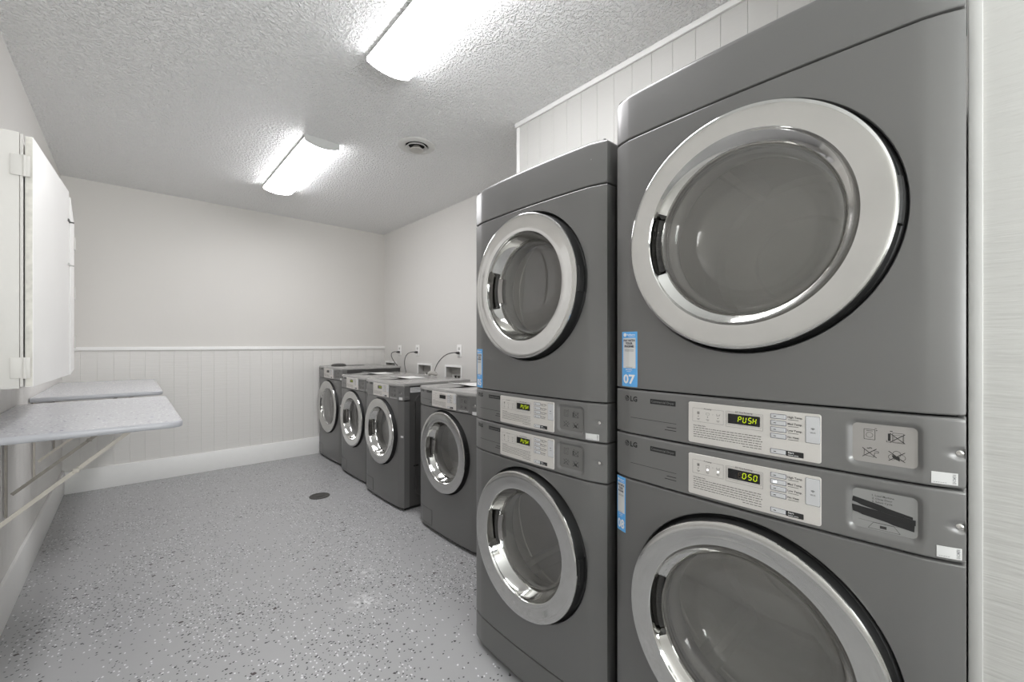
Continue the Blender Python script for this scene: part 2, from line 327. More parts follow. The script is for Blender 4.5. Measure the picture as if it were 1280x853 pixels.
# ------------------------------------------------------------------ a surface patch the prints follow
class Decal:
    """collects flat prints in (u right, v up) and lays them on a surface function"""
    def __init__(self, surf): self.surf = surf; self.bm = bmesh.new()
    def quad(self, pts, off):
        self.bm.faces.new([self.bm.verts.new(self.surf(u, v, off)) for u, v in pts])
    def line(self, u0, v0, u1, v1, w, off=0.0006, step=0.012):
        L = hypot(u1 - u0, v1 - v0); n = max(1, int(L / step)); du, dv = (u1 - u0) / L, (v1 - v0) / L; nu, nv = -dv * w / 2, du * w / 2
        prev = None
        for i in range(n + 1):
            t = i / n; u = u0 + (u1 - u0) * t; v = v0 + (v1 - v0) * t
            c = (self.bm.verts.new(self.surf(u + nu, v + nv, off)), self.bm.verts.new(self.surf(u - nu, v - nv, off)))
            if prev: self.bm.faces.new((prev[0], c[0], c[1], prev[1]))
            prev = c
    def poly(self, pts, w, off=0.0006, close=False):
        if close: pts = pts + [pts[0]]
        for a, b_ in zip(pts, pts[1:]): self.line(a[0], a[1], b_[0], b_[1], w, off)
    def rect(self, u0, u1, v0, v1, w, off=0.0006): self.poly([(u0, v0), (u1, v0), (u1, v1), (u0, v1)], w, off, True)
    def fill(self, u0, u1, v0, v1, off=0.0006): self.line(u0, (v0 + v1) / 2, u1, (v0 + v1) / 2, abs(v1 - v0), off)
    def disc(self, u, v, r, off=0.0006, n=16, r_in=0):
        if r_in:
            for k in range(n):
                a, b_ = 2 * pi * k / n, 2 * pi * (k + 1) / n
                self.quad([(u + r * cos(a), v + r * sin(a)), (u + r * cos(b_), v + r * sin(b_)), (u + r_in * cos(b_), v + r_in * sin(b_)), (u + r_in * cos(a), v + r_in * sin(a))], off)
        else: self.quad([(u + r * cos(2 * pi * k / n), v + r * sin(2 * pi * k / n)) for k in range(n)], off)
    def text(self, s, u, v, size, off=0.0007, bold=0.0, align='l', width=None, rot=0):
        vs, fs = text_geo(s, size, bold)
        if not vs: return
        x0 = min(p[0] for p in vs); x1 = max(p[0] for p in vs); k = 1.0
        if width: k = width / (x1 - x0)
        W = (x1 - x0) * k
        sh = {'l': 0, 'c': -W / 2, 'r': -W}[align]
        nv = []
        for a, b_ in vs:
            a = (a - x0) * k + sh
            if rot: a, b_ = a * cos(rot) - b_ * sin(rot), a * sin(rot) + b_ * cos(rot)
            nv.append(self.bm.verts.new(self.surf(u + a, v + b_, off)))
        for f in fs:
            try: self.bm.faces.new([nv[i] for i in f])
            except ValueError: pass
    def plate(self, u0, u1, v0, v1, r, off, thick, step=.012):
        n = max(4, int((u1 - u0) / step)); us = []
        if r > 0:
            us += [u0 + r * (1 - cos(pi / 2 * k / 5)) for k in range(5)]
            us += [u0 + r + (u1 - u0 - 2 * r) * k / n for k in range(n + 1)]
            us += [u1 - r * (1 - cos(pi / 2 * k / 5)) for k in range(4, -1, -1)]
        else: us = [u0 + (u1 - u0) * k / n for k in range(n + 1)]
        def ins(u):
            d = min(u - u0, u1 - u)
            return 0 if r <= 0 or d >= r else r - math.sqrt(max(0, r * r - (r - d) ** 2))
        bm = self.bm; T = []; e = min(thick * 0.4, 0.0008)
        for u in us:
            i = ins(u)
            uu = min(max(u, u0 + e), u1 - e)
            T.append([bm.verts.new(self.surf(*p)) for p in ((u, v0 + i, off), (u, v0 + i, off + thick - e), (uu, v0 + i + e, off + thick), (uu, v1 - i - e, off + thick), (u, v1 - i, off + thick - e), (u, v1 - i, off))])
        for a, b_ in zip(T, T[1:]):
            for k in range(5):
                try: bm.faces.new((a[k], a[k + 1], b_[k + 1], b_[k]))
                except ValueError: pass
        for c in (T[0], T[-1]):
            try: bm.faces.new(c)
            except ValueError: pass
    def done(self, name, mat, parent, smooth=False): return finish(name, self.bm, mat, parent, smooth=smooth, merge=False, recalc=False)

SEG7 = {'a': ((0, 2), (1, 2)), 'b': ((1, 2), (1, 1)), 'c': ((1, 1), (1, 0)), 'd': ((0, 0), (1, 0)), 'e': ((0, 1), (0, 0)), 'f': ((0, 2), (0, 1)), 'g': ((0, 1), (1, 1))}
GL = {'P': 'abefg', 'U': 'bcdef', 'S': 'acdfg', 'H': 'bcefg', '0': 'abcdef', '5': 'acdfg', '8': 'abcdefg', '1': 'bc', '2': 'abdeg', '3': 'abcdg'}
def seg7(D, ch, u, v, w, h, th, off):
    for s in GL[ch]:
        (a, b_), (c, d) = SEG7[s]
        p = [u + a * w + (b_ * h / 2) * 0.12, v + b_ * h / 2, u + c * w + (d * h / 2) * 0.12, v + d * h / 2]
        L = hypot(p[2] - p[0], p[3] - p[1]); k = th * 0.35 / L
        D.line(p[0] + (p[2] - p[0]) * k, p[1] + (p[3] - p[1]) * k, p[2] - (p[2] - p[0]) * k, p[3] - (p[3] - p[1]) * k, th, off)

# ------------------------------------------------------------------ laundry machines
class Shell:
    def __init__(s, hw, c, b, e, side=0.045):
        s.hw, s.c, s.b, s.e, s.side = hw, c, b, e, side
    def x(s, u):
        a = abs(u)
        if a <= s.c: return s.b * (a / s.c) ** 2
        w = s.hw - s.c; t = min(1, (a - s.c) / w); sl = 2 * s.b / s.c + 0.19
        lin_ = s.b + sl * w * t
        return lin_ + (s.e - s.b - sl * w) * t ** 4
    def pt(s, u, z, off=0.0): return (s.x(u) - off, -u, z)
    def columns(s, extra=()):
        w = s.hw - s.c; cs = []
        for k in (0, .15, .35, .55, .7, .8, .88, .94, .98, 1): cs.append(s.c + w * k)
        return cs
    def profile(s, inner, inset, side=None):
        """front outline at one height, from the right side return round to the left one"""
        side = s.side if side is None else side
        right = s.columns()
        P = []
        for xx in (side, side * .66, side * .33, .003): P.append((s.e + xx, s.hw - inset))
        for u in reversed(right): P.append((s.x(u) + inset, u - inset * ((u - s.c) / (s.hw - s.c))))
        for u in reversed([i for i in inner if abs(i) < s.c - 1e-6]): P.append((s.x(u) + inset, u))
        for u in right: P.append((s.x(u) + inset, -(u - inset * ((u - s.c) / (s.hw - s.c)))))
        for xx in (.003, side * .33, side * .66, side): P.append((s.e + xx, -(s.hw - inset)))
        return P

LIP = ((0.0, 0.010), (0.0006, 0.004), (0.0018, 0.0012), (0.004, 0.0))
def band_rows(z0, z1, mids=()):
    return [(z0 + a, i) for a, i in LIP] + [(m_, 0.0) for m_ in mids] + [(z1 - a, i) for a, i in reversed(LIP)]
def plain_band(sh, z0, z1, name, mat, parent, gap=0.0012, top_round=0.0, side=None, cap=False):
    bm = bmesh.new(); inner = [sh.c * k / 12 for k in range(-12, 13)]
    rows = band_rows(z0 + gap, z1 - gap)
    if top_round:
        rows = [(z0 + gap + a, i) for a, i in LIP]
        for k in range(0, 7):
            t = k / 6 * pi / 2; rows.append((z1 - top_round + top_round * sin(t), top_round * (1 - cos(t))))
    rings = [[(x, -u, z) for x, u in sh.profile(inner, i, side)] for z, i in rows]
    vr = loft(bm, rings, closed=False)
    if cap: bm.faces.new(vr[-1])
    return finish(name, bm, mat, parent, ang=28)

def door_front(sh, z0, z1, zc, Rh, qz, name, mat, parent, gap=0.0012):
    bm = bmesh.new(); qu = sh.c; N = 24
    us = [-qu + 2 * qu * k / N for k in range(N + 1)]; zs = [zc - qz + 2 * qz * k / N for k in range(N + 1)]
    def strip(rows, sel=None):
        rings = [[(x, -u, z) for x, u in sh.profile(us, i)] for z, i in rows]
        if sel is None: loft(bm, rings, closed=False)
        else: loft(bm, [r[sel] for r in rings], closed=False)
    strip([(z0 + gap + a, i) for a, i in LIP] + [(zs[0], 0)])
    strip([(zs[-1], 0)] + [(z1 - gap - a, i) for a, i in reversed(LIP)])
    n = len(sh.profile(us, 0)); k = 4 + len(sh.columns())
    rows = [(z, 0) for z in zs]
    strip(rows, slice(0, k)); strip(rows, slice(n - k, n))
    bd = [(qu, zs[i] - zc) for i in range(N)] + [(us[N - i], qz) for i in range(N)] + [(-qu, zs[N - i] - zc) for i in range(N)] + [(us[i], -qz) for i in range(N)]
    ts = (0, .25, .5, .72, .87, .95, .985, 1)
    rings = []
    for t in ts:
        r = []
        for a, b_ in bd:
            th = atan2(b_, a); u = a + (Rh * cos(th) - a) * t; v = b_ + (Rh * sin(th) - b_) * t
            r.append((sh.x(u), -u, zc + v))
        rings.append(r)
    for rr, dx in ((Rh - .0012, .001), (Rh - .0022, .003), (Rh - .0026, .008), (Rh - .0026, .03)):
        rings.append([(sh.x(rr * cos(atan2(b_, a))) + dx, -rr * cos(atan2(b_, a)), zc + rr * sin(atan2(b_, a))) for a, b_ in bd])
    loft(bm, rings)
    return finish(name, bm, mat, parent, ang=28)

def rrect_sdf(u, v, cu, cv, hu, hv, r):
    du = abs(u - cu) - hu + r; dv = abs(v - cv) - hv + r
    return hypot(max(du, 0), max(dv, 0)) + min(max(du, dv), 0) - r
def sm(t): t = max(0, min(1, t)); return t * t * (3 - 2 * t)

def control_panel(sh, z0, z1, parent, dent, screws, gap=0.0012):
    """z0..z1 band with a dished label bay and screw dimples"""
    bm = bmesh.new()
    cu, cv, hu, hv = dent
    us = set(round(sh.c * k / 12, 5) for k in range(-12, 13))
    k = cu - hu - .018
    while k < cu + hu + .018: us.add(round(k, 5)); k += .003
    us = sorted(u for u in us if abs(u) < sh.c - .001)
    zs = []; z = z0 + gap + .006
    while z < z1 - gap - .006: zs.append(z); z += .003
    def ins(u, z):
        d = rrect_sdf(u, z, cu, cv, hu, hv, .012); v = .008 * sm((.006 - d) / .013)
        for a, b_ in screws:
            v += .004 * sm((.013 - hypot(u - a, z - b_)) / .008)
        return v
    rows = band_rows(z0 + gap, z1 - gap, zs)
    rings = []
    for z, i in rows:
        P = sh.profile(us, i); r = []
        for x, u in P: r.append((x + (ins(u, z) if x < sh.e else 0), -u, z))
        rings.append(r)
    loft(bm, rings, closed=False)
    o = finish('control_panel', bm, M['paint_panel'], parent, ang=60)
    def surf(u, v, off): return (sh.x(u) - off, -u, v)
    return o, surf, ins

def cross(D, u, v, a, b_, w=0.0012): D.line(u - a, v + b_, u + a, v - b_, w, .0020); D.line(u - a, v - b_, u + a, v + b_, w, .0020)

def fascia(sh, u0, vb, cp, text='PUSH', leds=(), lit_button=None, product='dryer'):
    """beige instrument plate; u0 its left edge, vb the panel's lower seam"""
    def surf(u, v, off): return (sh.x(u0 + u) - off, -(u0 + u), vb + v)
    D = Decal(surf); D.plate(0, .291, .010, .116, .005, 0, .0022); D.done('fascia_plate', M['fascia'], cp)
    B = .0022
    D = Decal(surf); D.plate(.101, .173, .0725, .0965, .0015, B, .0008); D.done('display', M['display'], cp)
    D = Decal(surf); of = B + .0012
    if text == 'PUSH':
        for k, ch in enumerate('PUSH'): seg7(D, ch, (.1245, .1355, .1475, .1575)[k], .0785, .0062, .0128, .0019, of)
    elif text == '0:50':
        G = Decal(surf); seg7(G, '8', .1245, .0785, .0062, .0128, .0019, of); G.done('unlit_digit', M['ghost'], cp)
        for k, ch in enumerate('050'): seg7(D, ch, (.1345, .1475, .1590)[k], .0785, .0066, .0128, .0020, of)
        D.disc(.1445, .0845, .0009, of)
    if text: D.done('display_digits', M['digits'], cp)
    else: D.bm.free()
    # print
    D = Decal(surf); of = B + .0003; w = .0005
    D.rect(.012, .090, .066, .101, w, of)
    D.rect(.096, .179, .064, .102, w, of)
    D.rect(.0985, .1755, .070, .099, .0004, of)
    for uu in (.027, .051, .077):
        if uu == .027: D.rect(uu - .0025, uu + .0025, .086, .092, .001, of); D.fill(uu - .0015, uu + .0015, .087, .091, of)
        elif uu == .051: D.rect(uu - .004, uu + .004, .086, .091, .0006, of)
        else: D.poly([(uu - .004, .091), (uu - .003, .086), (uu + .003, .086), (uu + .005, .092)], .0007, of); D.line(uu - .004, .089, uu + .004, .089, .0006, of)
        D.fill(uu - .004, uu + .004, .0735, .0745, of); D.fill(uu - .0025, uu + .0025, .0710, .0720, of)
    D.line(.0635, .087, .0648, .0885, .0005, of); D.line(.0648, .0885, .0635, .090, .0005, of)
    rnd = random.Random(3)
    for k in range(6):
        v = .0500 - k * .0058; u = .014 if k < 5 else .135; end = .178
        while u < end - .002:
            L = rnd.uniform(.003, .010); L = min(L, end - u); D.fill(u, u + L, v - .0009, v + .0009, of); u += L + .0016
    D.done('fascia_text_lines', M['ink_grey'], cp)
    D = Decal(surf)
    D.text('Processing', .051, .0995, .0044, of, .00007, 'c'); D.text('EST Time Remaining', .1375, .1005, .0046, of, .00007, 'c')
    D.text('Dryer Safety Rules' if product == 'dryer' else 'Washer Safety Rules', .014, .0545, .0042, of, .00008)
    names = ('High Temp.', 'Med Temp.', 'Low Temp.', 'No Heat') if product == 'dryer' else ('Hot', 'Warm', 'Cold', 'Delicate')
    for k, s in enumerate(names):
        v = .1015 - k * .015; D3 = Decal(surf); D3.text(s, .229, v, .0062, of, .00012); D3.fill(.230, .250, v - .0042, v - .0032, of); D3.done('button_lettering', M['ink'], cp)
    D.text('Wi-Fi', .2765, .0735, .0042, of + .0016, .00003, 'c')
    for r in (.0018, .0034, .005):
        pts = [(.2765 + r * cos(radians(a)), .0800 + r * sin(radians(a))) for a in range(45, 136, 15)]; D.poly(pts, .0008, of + .0016)
    for k in range(5):
        if k == lit_button: continue
        v = (.1025, .0875, .0725, .0575, .022)[k]; D.fill(.2015, .2065, v - .0008, v + .0008, of + .0018)
    for n_, uu in enumerate((.027, .051, .077)):
        if n_ not in leds: D.disc(uu, .0805, .0012, of)
    D.done('fascia_lettering', M['ink'], cp)
    D = Decal(surf)
    if leds or lit_button is not None:
        for n_ in leds: D.disc((.027, .051, .077)[n_], .0805, .0019, of)
        if lit_button is not None: v = (.1025, .0875, .0725, .0575)[lit_button]; D.fill(.2010, .2075, v - .0016, v + .0016, of + .0018)
        D.done('indicator_light', M['led'], cp)
    else: D.bm.free()
    D = Decal(surf); D.plate(.226, .2595, .0155, .0275, .0015, B, .0007); D.done('start_badge', M['badge'], cp)
    D = Decal(surf); D.text('Start', .230, .0220, .0058, B + .0010, .00006); D.fill(.230, .240, .0180, .0190, B + .001); D.fill(.2415, .250, .0180, .0190, B + .001); D.done('start_lettering', M['white_print'], cp)
    for k in range(5):
        v = (.1025, .0875, .0725, .0575, .022)[k]
        D = Decal(surf); D.plate(.1945, .2265, v - .0056, v + .0056, .0015, B, .0005); e = D.done('button', M['button_edge'], cp)
        # the button cap is the same part's second shape, joined below
        me = e.data; me.materials.append(M['button'])
        D2 = Decal(surf); D2.plate(.1958, .2252, v - .0044, v + .0046, .0012, B + .0003, .0013)
        bm = bmesh.new(); bm.from_mesh(me); n0 = len(bm.faces)
        tmp = bpy.data.meshes.new('tmp'); D2.bm.to_mesh(tmp); D2.bm.free(); bm.from_mesh(tmp); bpy.data.meshes.remove(tmp)
        bm.faces.ensure_lookup_table()
        for f in bm.faces[n0:]: f.material_index = 1
        bm.to_mesh(me); bm.free()
    D = Decal(surf); D.plate(.2625, .2895, .0515, .1105, .002, B, .0004); D.done('wifi_pad_rim', M['ink_soft'], cp)
    D = Decal(surf); D.plate(.2635, .2885, .0525, .1095, .002, B, .0013); D.done('wifi_pad', M['button'], cp)

def branding(sh, ul, vb, cp, word='Commercial Dryer'):
    """logo, model badge and rule; ul is the left edge of the logo"""
    def surf(u, v, off): return (sh.x(ul + u) - off, -(ul + u), vb + v)
    D = Decal(surf); D.disc(.0085, .106, .0085, .0006, 28)
    D.done('logo_disc', M['badge'], cp)
    D = Decal(surf)
    pts = [(.0085 + .0058 * cos(radians(a)), .106 + .0058 * sin(radians(a))) for a in range(90, 361, 15)]; D.poly(pts, .0009, .0009)
    D.line(.0085, .106, .0143, .106, .0009, .0009); D.line(.0085, .1095, .0085, .1025, .0009, .0009); D.line(.0085, .1025, .0108, .1025, .0009, .0009)
    D.disc(.0055, .1085, .0009, .0009, 8)
    D.done('logo_face', M['label_silver'], cp)
    D = Decal(surf); D.text('LG', .021, .0985, .0205, .0007, .0008); D.done('logo_letters', M['badge'], cp)
    D = Decal(surf); D.plate(.088, .166, .0975, .1115, .0008, 0, .0008); D.done('model_badge', M['badge'], cp)
    D = Decal(surf); D.text(word, .127, .1018, .0088, .0011, .00005, 'c', width=.071); D.done('badge_lettering', M['badge_text'], cp)
    D = Decal(surf); D.line(.022, .050, .168, .050, .0012, .0005); D.fill(.140, .168, .037, .039, .0005); D.fill(.134, .168, .029, .031, .0005); D.done('rule_line', M['ink'], cp)

def label_bay(sh, dent, cp, style):
    cu, cv, hu, hv = dent
    def surf(u, v, off): return (sh.x(cu + u) + .008 - off, -(cu + u), cv + v)
    mat = {'light': M['label_light'], 'dark': M['label_dark'], 'taped': M['label_silver']}[style]
    D = Decal(surf); D.plate(-hu, hu, -hv, hv, .006, .0002, .0012); pl = D.done('label_plate', mat, cp)
    D = Decal(surf); of = .0016
    if style == 'taped':
        for k, s in enumerate(('1. Load Machine', '2. Close Door', '3. Select Cycle')): D.text(s, -.018, .0285 - .0062 * k, .0052, of, .00004)
        D.poly([(-.040, -.023), (-.010, -.024), (.022, -.024), (.016, -.024)], .0004, of)
        D.poly([(-.016, -.0245), (-.024, -.037), (.024, -.037), (.015, -.0245)], .0006, of, True)
        D.fill(-.006, .004, -.034, -.0285, of); D.done('label_print', M['ink'], cp)
        D = Decal(surf)
        for pts, o2 in (([(-.048, .0225), (.042, .0010), (.042, -.0115), (-.050, .0105)], .0018), ([(-.050, .0055), (.045, -.0065), (.044, -.0265), (-.048, -.0095)], .0024), ([(.030, -.001), (.046, -.004), (.046, -.0135), (.030, -.014)], .003)):
            n = 12; T = [(pts[0][0] + (pts[1][0] - pts[0][0]) * k / n, pts[0][1] + (pts[1][1] - pts[0][1]) * k / n + rndj(k)) for k in range(n + 1)]
            Bm = [(pts[3][0] + (pts[2][0] - pts[3][0]) * k / n, pts[3][1] + (pts[2][1] - pts[3][1]) * k / n + rndj(k + 5)) for k in range(n + 1)]
            vs = [(D.bm.verts.new(surf(*a, o2)), D.bm.verts.new(surf(*b_, o2)), D.bm.verts.new(surf(*a, of)), D.bm.verts.new(surf(*b_, of))) for a, b_ in zip(T, Bm)]
            for a, b_ in zip(vs, vs[1:]):
                D.bm.faces.new((a[0], b_[0], b_[1], a[1])); D.bm.faces.new((a[2], b_[2], b_[0], a[0])); D.bm.faces.new((a[1], b_[1], b_[3], a[3]))
        o = D.done('black_tape', M['tape'], cp); o['label'] = 'strips of black tape across the label'
    else:
        x0, x1, y0, y1 = -.022, .019, .0175, -.0195
        D.rect(x0 - .0085, x0 + .0085, y0 - .010, y0 + .0105, .0008, of); D.disc(x0, y0 - .001, .0055, of, 18, .0049); D.line(x0 - .005, y0 + .0075, x0 + .005, y0 + .0075, .0008, of)
        D.fill(x0 + .010, x0 + .012, y0 + .0085, y0 + .010, of); D.fill(x0 + .008, x0 + .011, y0 + .0125, y0 + .0135, of)
        D.rect(x1 - .006, x1 + .010, y0 - .011, y0 + .008, .0007, of); D.rect(x1 - .0045, x1 + .0085, y0 - .0095, y0 + .004, .0005, of)
        D.poly([(x1 - .008, y0 - .0085), (x1 - .008, y0 - .011), (x1 - .015, y0 - .011), (x1 - .015, y0 - .0075)], .0007, of)
        D.fill(x1 - .013, x1 - .009, y0 - .0085, y0 + .006, of); D.fill(x1 - .010, x1 - .006, y0 + .010, y0 + .0115, of)
        cross(D, x1 + .001, y0 - .002, .011, .009)
        D.poly([(x0 - .008, y1 + .006), (x0 - .0085, y1 - .006), (x0 + .007, y1 - .008), (x0 + .008, y1 + .001), (x0 + .014, y1 + .001), (x0 + .014, y1 + .004), (x0 + .007, y1 + .005)], .0008, of)
        D.poly([(x0 - .004, y1 + .009), (x0 - .001, y1 + .0085), (x0 + .001, y1 + .0105), (x0 + .004, y1 + .009)], .0014, of); cross(D, x0, y1, .011, .009)
        D.disc(x1, y1 + .004, .0062, of, 18, .0055); D.disc(x1 - .007, y1 - .003, .0055, of, 18, .0048); D.disc(x1 + .007, y1 - .002, .0060, of, 18, .0053)
        D.quad([(x1 - .0075, y1 + .001), (x1 - .0055, y1 - .005), (x1 + .0045, y1 - .0095), (x1 + .004, y1 - .001)], of)
        cross(D, x1, y1 - .001, .012, .0095)
        D.done('label_print', M['ink'], cp)
def rndj(k): return ((k * 7919) % 13 - 6) * 0.00012

def screw(sh, u, z, cp):
    bm = bmesh.new(); x = sh.x(u) + .004
    rings = []
    for r, dx in ((.0062, 0), (.0062, -.0014), (.0052, -.0026), (.0030, -.0034), (.0026, -.0018)):
        rings.append([(x + dx, -u + r * cos(2 * pi * k / 16), z + r * sin(2 * pi * k / 16)) for k in range(16)])
    loft(bm, rings, True, False, True)
    finish('screw', bm, M['screw'], cp)

def white_sticker(sh, u0, u1, v0, v1, parent, writing=True):
    def surf(u, v, off): return (sh.x(u) - off, -u, v)
    D = Decal(surf); D.plate(u0, u1, v0, v1, 0, 0, .0009); st = D.done('white_sticker', M['sticker'], parent)
    if writing:
        D = Decal(surf); D.text('REMOVE', u1 - .0065, (v0 + v1) / 2, .0062, .0012, .00005, 'c', width=(v1 - v0) * .8, rot=-pi / 2)
        u = u0 + .003
        while u < u0 + (u1 - u0) * .55: D.fill(u, u + .0022, v0 + .0028, v0 + .0036, .0012); u += .003
        D.done('sticker_print', M['ink_soft'], st)

def blue_sticker(sh, u0, u1, v0, v1, num, parent):
    W, H = u1 - u0, v1 - v0
    def surf(u, v, off): return (sh.x(u0 + u * W) - off, -(u0 + u * W), v0 + v * H)
    def mk(k):
        return Decal(lambda u, v, off: surf(u / W, v / H, off + (.0006 if off > .00115 else 0)))
    D = mk(0); D.plate(0, W, 0, H, 0, 0, .0006, .002); st = D.done('blue_sticker', M['sticker_blue'], parent); st['label'] = 'blue and white sticker numbered ' + num
    D = mk(0); D.plate(W * .10, W * .90, H * .335, H * .885, 0, .0007, .0003, .002); D.done('sticker_field', M['sticker'], st)
    D = mk(0); D.text(num, W * .5, H * .06, H * .225, .0012, .0011, 'c', width=W * .76)
    D.disc(W * .23, H * .942, W * .10, .0012, 20); D.text('PayRange', W * .36, H * .932, H * .035, .0012, .0002, 'l', width=W * .52)
    D.fill(W * .45, W * .86, H * .908, H * .914, .0012)
    D.text('MACHINE', W * .5, H * .298, H * .026, .0012, .0001, 'c', width=W * .42); D.fill(W * .36, W * .64, H * .272, H * .278, .0012)
    D.done('sticker_numerals', M['white_print'], st)
    D = mk(0)
    for k, s in enumerate(('PAY WITH', 'YOUR', 'PHONE')): D.text(s, W * .5, H * (.822 - .053 * k), H * .052, .0012, .00035, 'c', width=W * (.74, .46, .60)[k])
    D.done('sticker_lettering', M['ink_navy'], st)
    D = mk(0); D.fill(W * .2, W * .8, H * .665, H * .672, .0012); D.fill(W * .2, W * .8, H * .645, H * .652, .0012); D.fill(W * .28, W * .72, H * .350, H * .356, .0012)
    D.done('sticker_small_print', M['ink_soft'], st)

def door(sh, zc, R, rl, rg, xr, xl, xg, parent, deep, titan):
    Rh = R + .012
    # black frame round the ring; it also paints the shade in the gap
    bm = bmesh.new(); lathe(bm, [(R - .05, .004), (R - .012, xr + .014), (R - .0035, xr + .010), (R - .001, xr + .016), (R - .001, -.004), (R + .002, .010), (Rh - .003, .016), (Rh - .0032, .030), (R - .05, .030)], zc, 112)
    g = finish('door_seal_shade', bm, M['black'], parent)
    def warp(r, x, th):
        a = abs(((th - pi + pi) % (2 * pi)) - pi)     # angle away from the left side
        if r > rl - .001: return 0
        t = (r - rg) / (rl - rg)
        if t < .05: return 0
        return .030 * sm((.40 - a) / .07) * sm(min(t, 1 - t) * 6)
    fw = R - rl
    prof = [(R - .008, xr + .022), (R - .003, xr + .012), (R - .0006, xr + .009), (R, xr + .006), (R - .0012, xr + .003), (R - .004, xr + .001), (R - .009, xr),
            (R - fw * .35, xr + .0012), (R - fw * .65, xr + .0022), (rl + .006, xr + .0025), (rl + .002, xr + .0035), (rl, xr + .006)]
    for k in range(1, 12):
        t = k / 12; prof.append((rl + (rg - rl) * (t ** 1.0), xr + .006 + (xg - xr - .006) * (t ** (.75 if deep else 1.0))))
    prof.append((rg, xg)); prof.append((rg - .004, xg + .006)); prof.append((rg - .006, xg + .02))
    bm = bmesh.new(); lathe(bm, prof, zc, 192, warp=warp)
    ring = finish('door', bm, M['chrome'], parent, ang=30)
    ring['label'] = 'chrome porthole door ring'
    # grip strip in the pocket
    bm = bmesh.new(); rm = rl + (rg - rl) * .5; xm = xr + (xg - xr) * .5 + .026; hw_ = abs(rl - rg) * .36
    rings = []
    for k in range(33):
        th = pi + radians(-19 + 38 * k / 32); rp = .0012 * (k % 2)
        rings.append([(xm + a + rp, -(rm + r) * cos(th), zc + (rm + r) * sin(th)) for r, a in ((hw_, -.006), (hw_ * .3, 0), (-hw_ * .3, .002), (-hw_, -.004), (-hw_, .006), (hw_, .006))])
    loft(bm, rings, True, True, True)
    finish('door_handle', bm, M['grip'], ring)
    if not titan:      # second grip lip seen behind the glass
        bm = bmesh.new(); rings = []
        for k in range(21):
            th = pi + radians(-17 + 34 * k / 20)
            rings.append([(xg + a, -r * cos(th), zc + r * sin(th)) for r, a in ((rg - .004, -.006), (rg - .020, .002), (rg - .022, .008), (rg - .004, .004))])
        loft(bm, rings, True, True, True)
        finish('handle_lip', bm, M['chrome_dark'], ring)
    # hinge on the right
    bm = bmesh.new(); rings = []
    for k in range(13):
        th = radians(-9 + 18 * k / 12); rings.append([(a, -r * cos(th), zc + r * sin(th)) for r, a in ((R - .003, xr + .010), (R + .004, xr + .014), (R + .0065, -.002), (R + .004, .012), (R - .004, .012))])
    loft(bm, rings, True, True, True)
    finish('hinge_cover', bm, M['black'], ring)
    # glass
    bm = bmesh.new()
    if titan:
        prof = [(rg - .001, xg + .004), (rg - .002, xg - .001), (rg - .006, xg - .004)]
        for k in range(1, 9):
            t = k / 9; prof.append(((rg - .006) * (1 - t), xg - .004 - .010 * (1 - (1 - t) ** 2)))
        prof.append((0, xg - .0142))
    else:
        prof = [(rg - .003, xg + .004)]
        for k in range(1, 12):
            t = k / 12; prof.append(((rg - .003) * cos(t * pi / 2), xg + .004 + deep * sin(t * pi / 2)))
        prof.append((0, xg + .004 + deep))
    lathe(bm, prof, zc, 96); finish('door_glass', bm, M['glass'], ring, ang=60)
    if titan:
        bm = bmesh.new(); r2 = rg - .018
        prof = [(rg - .008, .018), (r2, .020), (r2 - .012, .045), (r2 - .028, .085), (r2 - .045, .105), (r2 - .075, .118), (r2 - .12, .124), (0, .126)]
        lathe(bm, prof, zc, 96); finish('inner_glass_bowl', bm, M['glass_in'], ring, ang=60)

def drum(sh, zc, rg, parent, rd, depth):
    bm = bmesh.new()
    lathe(bm, [(rg + .03, .034), (rg - .002, .034), (rg - .010, .045), (rg - .012, .075), (rg - .002, .095)], zc, 72)
    finish('door_collar', bm, M['collar'], parent)
    bm = bmesh.new()
    def rib(r, x, th): return 0
    pts = [(rg - .002, .096), (rd - .02, .105), (rd, .125), (rd, .20), (rd - .004, .205), (rd, .21), (rd, depth - .02), (rd - .02, depth), (rd * .55, depth + .004), (rd * .5, depth - .008), (rd * .2, depth - .010), (0, depth - .010)]
    lathe(bm, pts, zc, 72)
    for k in range(3):       # lifters
        a = radians(90 + 120 * k + 25); n = 8; rings = []
        for i in range(n + 1):
            x = .13 + (depth - .17) * i / n; hh = .055 * sin(pi * (i + .6) / (n + 1.2)) ** .4
            rings.append([(x, -(rd - r) * cos(a + d / rd), zc + (rd - r) * sin(a + d / rd)) for d, r in ((-.035, -.002), (-.012, hh * .9), (.012, hh * .9), (.035, -.002))])
        loft(bm, rings, False, False, False)
    finish('drum', bm, M['drum'], parent)

